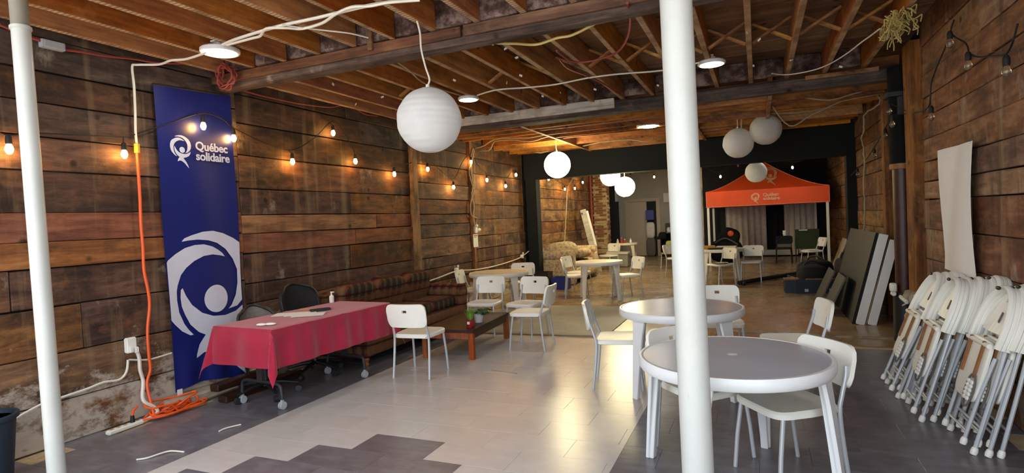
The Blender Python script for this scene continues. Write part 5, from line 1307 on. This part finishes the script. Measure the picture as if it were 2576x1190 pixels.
part('trim', MB().box((0.04, -l / 2, h), (0.5, 0.03, 0.022)).box((-w / 2, -0.1, h), (0.03, 0.3, 0.022)), 'rust_strip', cs, bevel=0.004)
for k in (-0.2, 0.2): part('latch', MB().box((k, -l / 2 - .012, 0.06), (0.06, 0.012, 0.05)), 'steel', cs)
sc_ = thing('small_case', 'small square dark case left of the open flight case', 'case', (0.53, 11.70, 0), R(5))
part('body', MB().box((0, 0, 0.12), (0.24, 0.26, 0.24)), 'bin', sc_, bevel=0.01)
part('lid', MB().box((0, 0, 0.25), (0.25, 0.27, 0.025)), 'rust_strip', sc_, bevel=0.006)
def bag(label, c, d, rz):
    t = thing('gear_bag', label, 'bag', c, rz, 'black gear bags')
    part('body', pillow(MB(), (0, 0, d[2] / 2), d, p=0.6), 'black_cloth', t, 50)
    part('strap', MB().tube(smoothline([(-d[0] * .4, 0, d[2] * .7), (-d[0] * .15, 0.02, d[2] * 1.12), (d[0] * .2, -0.02, d[2] * 1.1), (d[0] * .4, 0, d[2] * .7)], 5), 0.018, 8), 'black', t)
    part('buckle', MB().box((0, -d[1] * .42, d[2] * .62), (0.07, 0.03, 0.05)), 'steel', t, bevel=0.004)
bag('black bag bulging out of the open flight case', (0.90, 12.0, 0.06), (0.5, 0.6, 0.42), 0.15)
bag('black bag lying behind the flight case toward the tan board', (1.02, 12.85, 0.0), (0.6, 0.7, 0.50), -0.4)
bag('black bag pressed against the slate post by the big panel', (1.42, 11.80, 0.0), (0.28, 0.8, 0.62), 0.1)
pb = thing('black_pole_bag', 'long black pole bag lying across the floor before the canopy', 'bag', (0.22, 13.8, 0.0))
part('body', MB().tube(smoothline([(-0.62, -1.06, 0.05), (0.0, -0.1, 0.055), (0.75, 1.0, 0.06)], 6), [0.045] * 13, 12), 'black_cloth', pb)
part('wheel', MB().cyl((-0.56, -1.0, 0.04), (-0.50, -1.04, 0.04), 0.04), 'dark_steel', pb)
power_strip('white power strip hanging beside the iron column', (1.40, 7.30, 0.50), 0.26, (R(8), R(60), R(8)))
o = thing('plug', 'white plug on the iron column above the hanging power strip', 'plug', (1.37, 7.55, 0.56))
part('body', pillow(MB(), (0, 0, 0.05), (0.07, 0.09, 0.10), p=0.5), 'white', o)
part('ring', MB().cyl((0, -0.02, -0.02), (0, 0.03, -0.02), 0.025), 'white', o)

# white sheet pinned to the right wall
ws = thing('paper_banner', 'blank white paper sheet pinned to the right plank wall', 'paper', (1.515, 5.78, 0.95))
def wsf(s, t):
    u = -0.40 + 0.78 * s; b = 0.02 * math.sin(t * 3.0 + s * 2) + 0.015 * math.sin(s * 5)
    return (-abs(b), u * (1 - 0.03 * math.sin(t * 3.14)), 1.045 * t)
part('sheet', MB().sheet(wsf, 12, 20, 0.002), 'paper', ws, 60)
mb = MB()
for y in (-0.38, 0.36): mb.ball((-0.01, y, 1.035), 0.008, 8, 6)
part('pin', mb, 'steel', ws)

# straw tuft hanging at the beam end, top right
tf = MB(); rnd = random.Random(5)
for i in range(70):
    a = rnd.uniform(0, 6.28); p = Vector((1.12 + rnd.uniform(-.07, .07), 5.72 + rnd.uniform(-.16, .16), 3.10 + rnd.uniform(-0.05, 0.03)))
    pts = [p]
    for k in range(5): p = p + Vector((rnd.uniform(-.035, .035), rnd.uniform(-.07, .07), rnd.uniform(-.06, .025))); pts.append(p)
    tf.tube(smoothline(pts, 4), 0.0045, 4)
o = solo('straw_tuft', tf, 'straw', 'tuft of pale straw hanging from the joists at the top right', 'straw'); o['kind'] = 'stuff'

# ------------------------------------------------------------------ folded chairs leaning on the right wall
def folded(label):
    t = thing('folding_chair', label, 'chair', (0, 0, 0), 0, 'folded white chairs along the right wall')
    for sx in (-1, 1):
        part('front_leg', MB().tube([(sx * 0.205, 0, 0.02), (sx * 0.20, 0, 0.45), (sx * 0.185, 0, 0.75)], 0.0125, 10), 'steel', t)
        part('rear_leg', MB().tube([(sx * 0.165, 0.05, 0.055), (sx * 0.168, 0.045, 0.35), (sx * 0.175, 0.03, 0.60)], 0.0115, 10), 'steel', t)
        part('foot_cap', MB().lathe([(0, -0.022), (0.018, -0.02), (0.021, 0.0), (0.017, 0.02), (0.013, 0.025), (0, 0.025)], 14, (sx * 0.205, 0, 0.022)), 'white', t)
        part('foot_cap', MB().lathe([(0, -0.022), (0.017, -0.02), (0.020, 0.0), (0.016, 0.02), (0.012, 0.025), (0, 0.025)], 14, (sx * 0.165, 0.05, 0.055)), 'white', t)
    part('crossbar', MB().cyl((-0.205, 0, 0.17), (0.205, 0, 0.17), 0.009).cyl((-0.165, 0.05, 0.12), (0.165, 0.05, 0.12), 0.009), 'steel', t)
    arch = [(-0.205, 0.0, 0.66), (-0.212, -0.005, 0.74), (-0.200, -0.012, 0.84), (-0.155, -0.02, 0.94), (-0.085, -0.028, 1.0), (0, -0.03, 1.02), (0.085, -0.028, 1.0), (0.155, -0.02, 0.94), (0.200, -0.012, 0.84), (0.212, -0.005, 0.74), (0.205, 0.0, 0.66)]
    ln = smoothline(arch, 4); mb = MB()
    for dy in (0.0, 0.022, 0.044): mb.tube([q + Vector((0, dy, 0)) for q in ln], 0.022, 10)
    fr = part('back_frame', mb, 'white', t)
    def fan(s, q):
        z = 0.735 + 0.265 * q; hw = 0.205 * (1 if q < .25 else math.sqrt(max(0.0, 1 - ((q - .25) / 0.80) ** 2)))
        x = (2 * s - 1) * hw
        return (x, -0.012 + 0.03 * math.sin(math.pi * s) * (1 - q) - 0.025 * q + (0.005 if int(s * 20) % 2 else 0), z)
    bk = part('backrest', MB().sheet(fan, 20, 12, 0.014, skip={(i, 9) for i in (8, 9, 10, 11)}), 'white', t, 25)
    part('handle_hole', MB().ball((0, 0.060, 1.012), 0.03, 16, 8, (1.15, 0.30, 0.42)), 'black', fr)
    for k in (-1,): part('slot', MB().box((k * 0.06, 0.024, 0.84), (0.014, 0.006, 0.07), (0, R(k * 18), 0)), 'grey_fabric', bk)
    part('seat', pillow(MB(), (0, 0.055, 0.49), (0.34, 0.030, 0.40), p=0.3), 'white', t, 50)
    part('seat_edge', MB().tube([(-0.165, 0.072, 0.66), (0.165, 0.072, 0.66)], 0.016, 10), 'white', t)
    for k in (-1, 1): part('seat_bracket', MB().box((k * 0.10, 0.078, 0.56), (0.022, 0.016, 0.24)), 'rust_strip', t, bevel=0.003)
    mb = MB()
    for k in range(10): mb.ball((-0.10 + (0.024 if k % 2 else -0.024), 0.085, 0.30 + 0.026 * (k // 2) + .01), 0.019, 10, 7, (1.2, 0.6, 0.75))
    lp = part('webbing', mb, 'foam', t)
    part('loop', MB().tube([(-0.10 + 0.062 * math.cos(k * .3927), 0.08, 0.36 + 0.105 * math.sin(k * .3927)) for k in range(16)], 0.006, 8, closed=True), 'grey_fabric', t)
    return t
FC = folded('outermost folded chair of the far stack by the iron column')
# foot x, middle y, lean
st_ = [(0.975, 5.54, 20.0), (1.035, 5.56, 20.0), (1.10, 5.58, 19.5),
       (1.015, 5.00, 16.5), (1.085, 5.02, 16.5), (1.155, 4.99, 16.0), (1.225, 4.98, 15.5), (1.29, 4.97, 13.5),
       (1.15, 4.45, 15.5), (1.22, 4.43, 15.0), (1.285, 4.44, 13.0)]
labs = ['outermost folded chair of the far stack by the iron column', 'middle folded chair of the far stack by the iron column', 'innermost folded chair of the far stack, against the boards',
        'outermost folded chair of the middle stack', 'second folded chair from outside in the middle stack', 'third folded chair from outside in the middle stack', 'fourth folded chair in the middle stack, near the wall', 'innermost folded chair of the middle stack, against the boards',
        'outermost folded chair of the nearest stack at the right edge', 'middle folded chair of the nearest stack at the right edge', 'innermost folded chair of the nearest stack at the right edge']
for i, ((x, y, a), lab) in enumerate(zip(st_, labs)):
    if i == 0: FC.location = (x, y, 0); FC.rotation_euler = (R(a), 0, R(90)); FC['label'] = lab
    else: dup(FC, (x, y, 0), label=lab, rot=(R(a), random.uniform(-.01, .01), R(90 + random.uniform(-2, 2))))
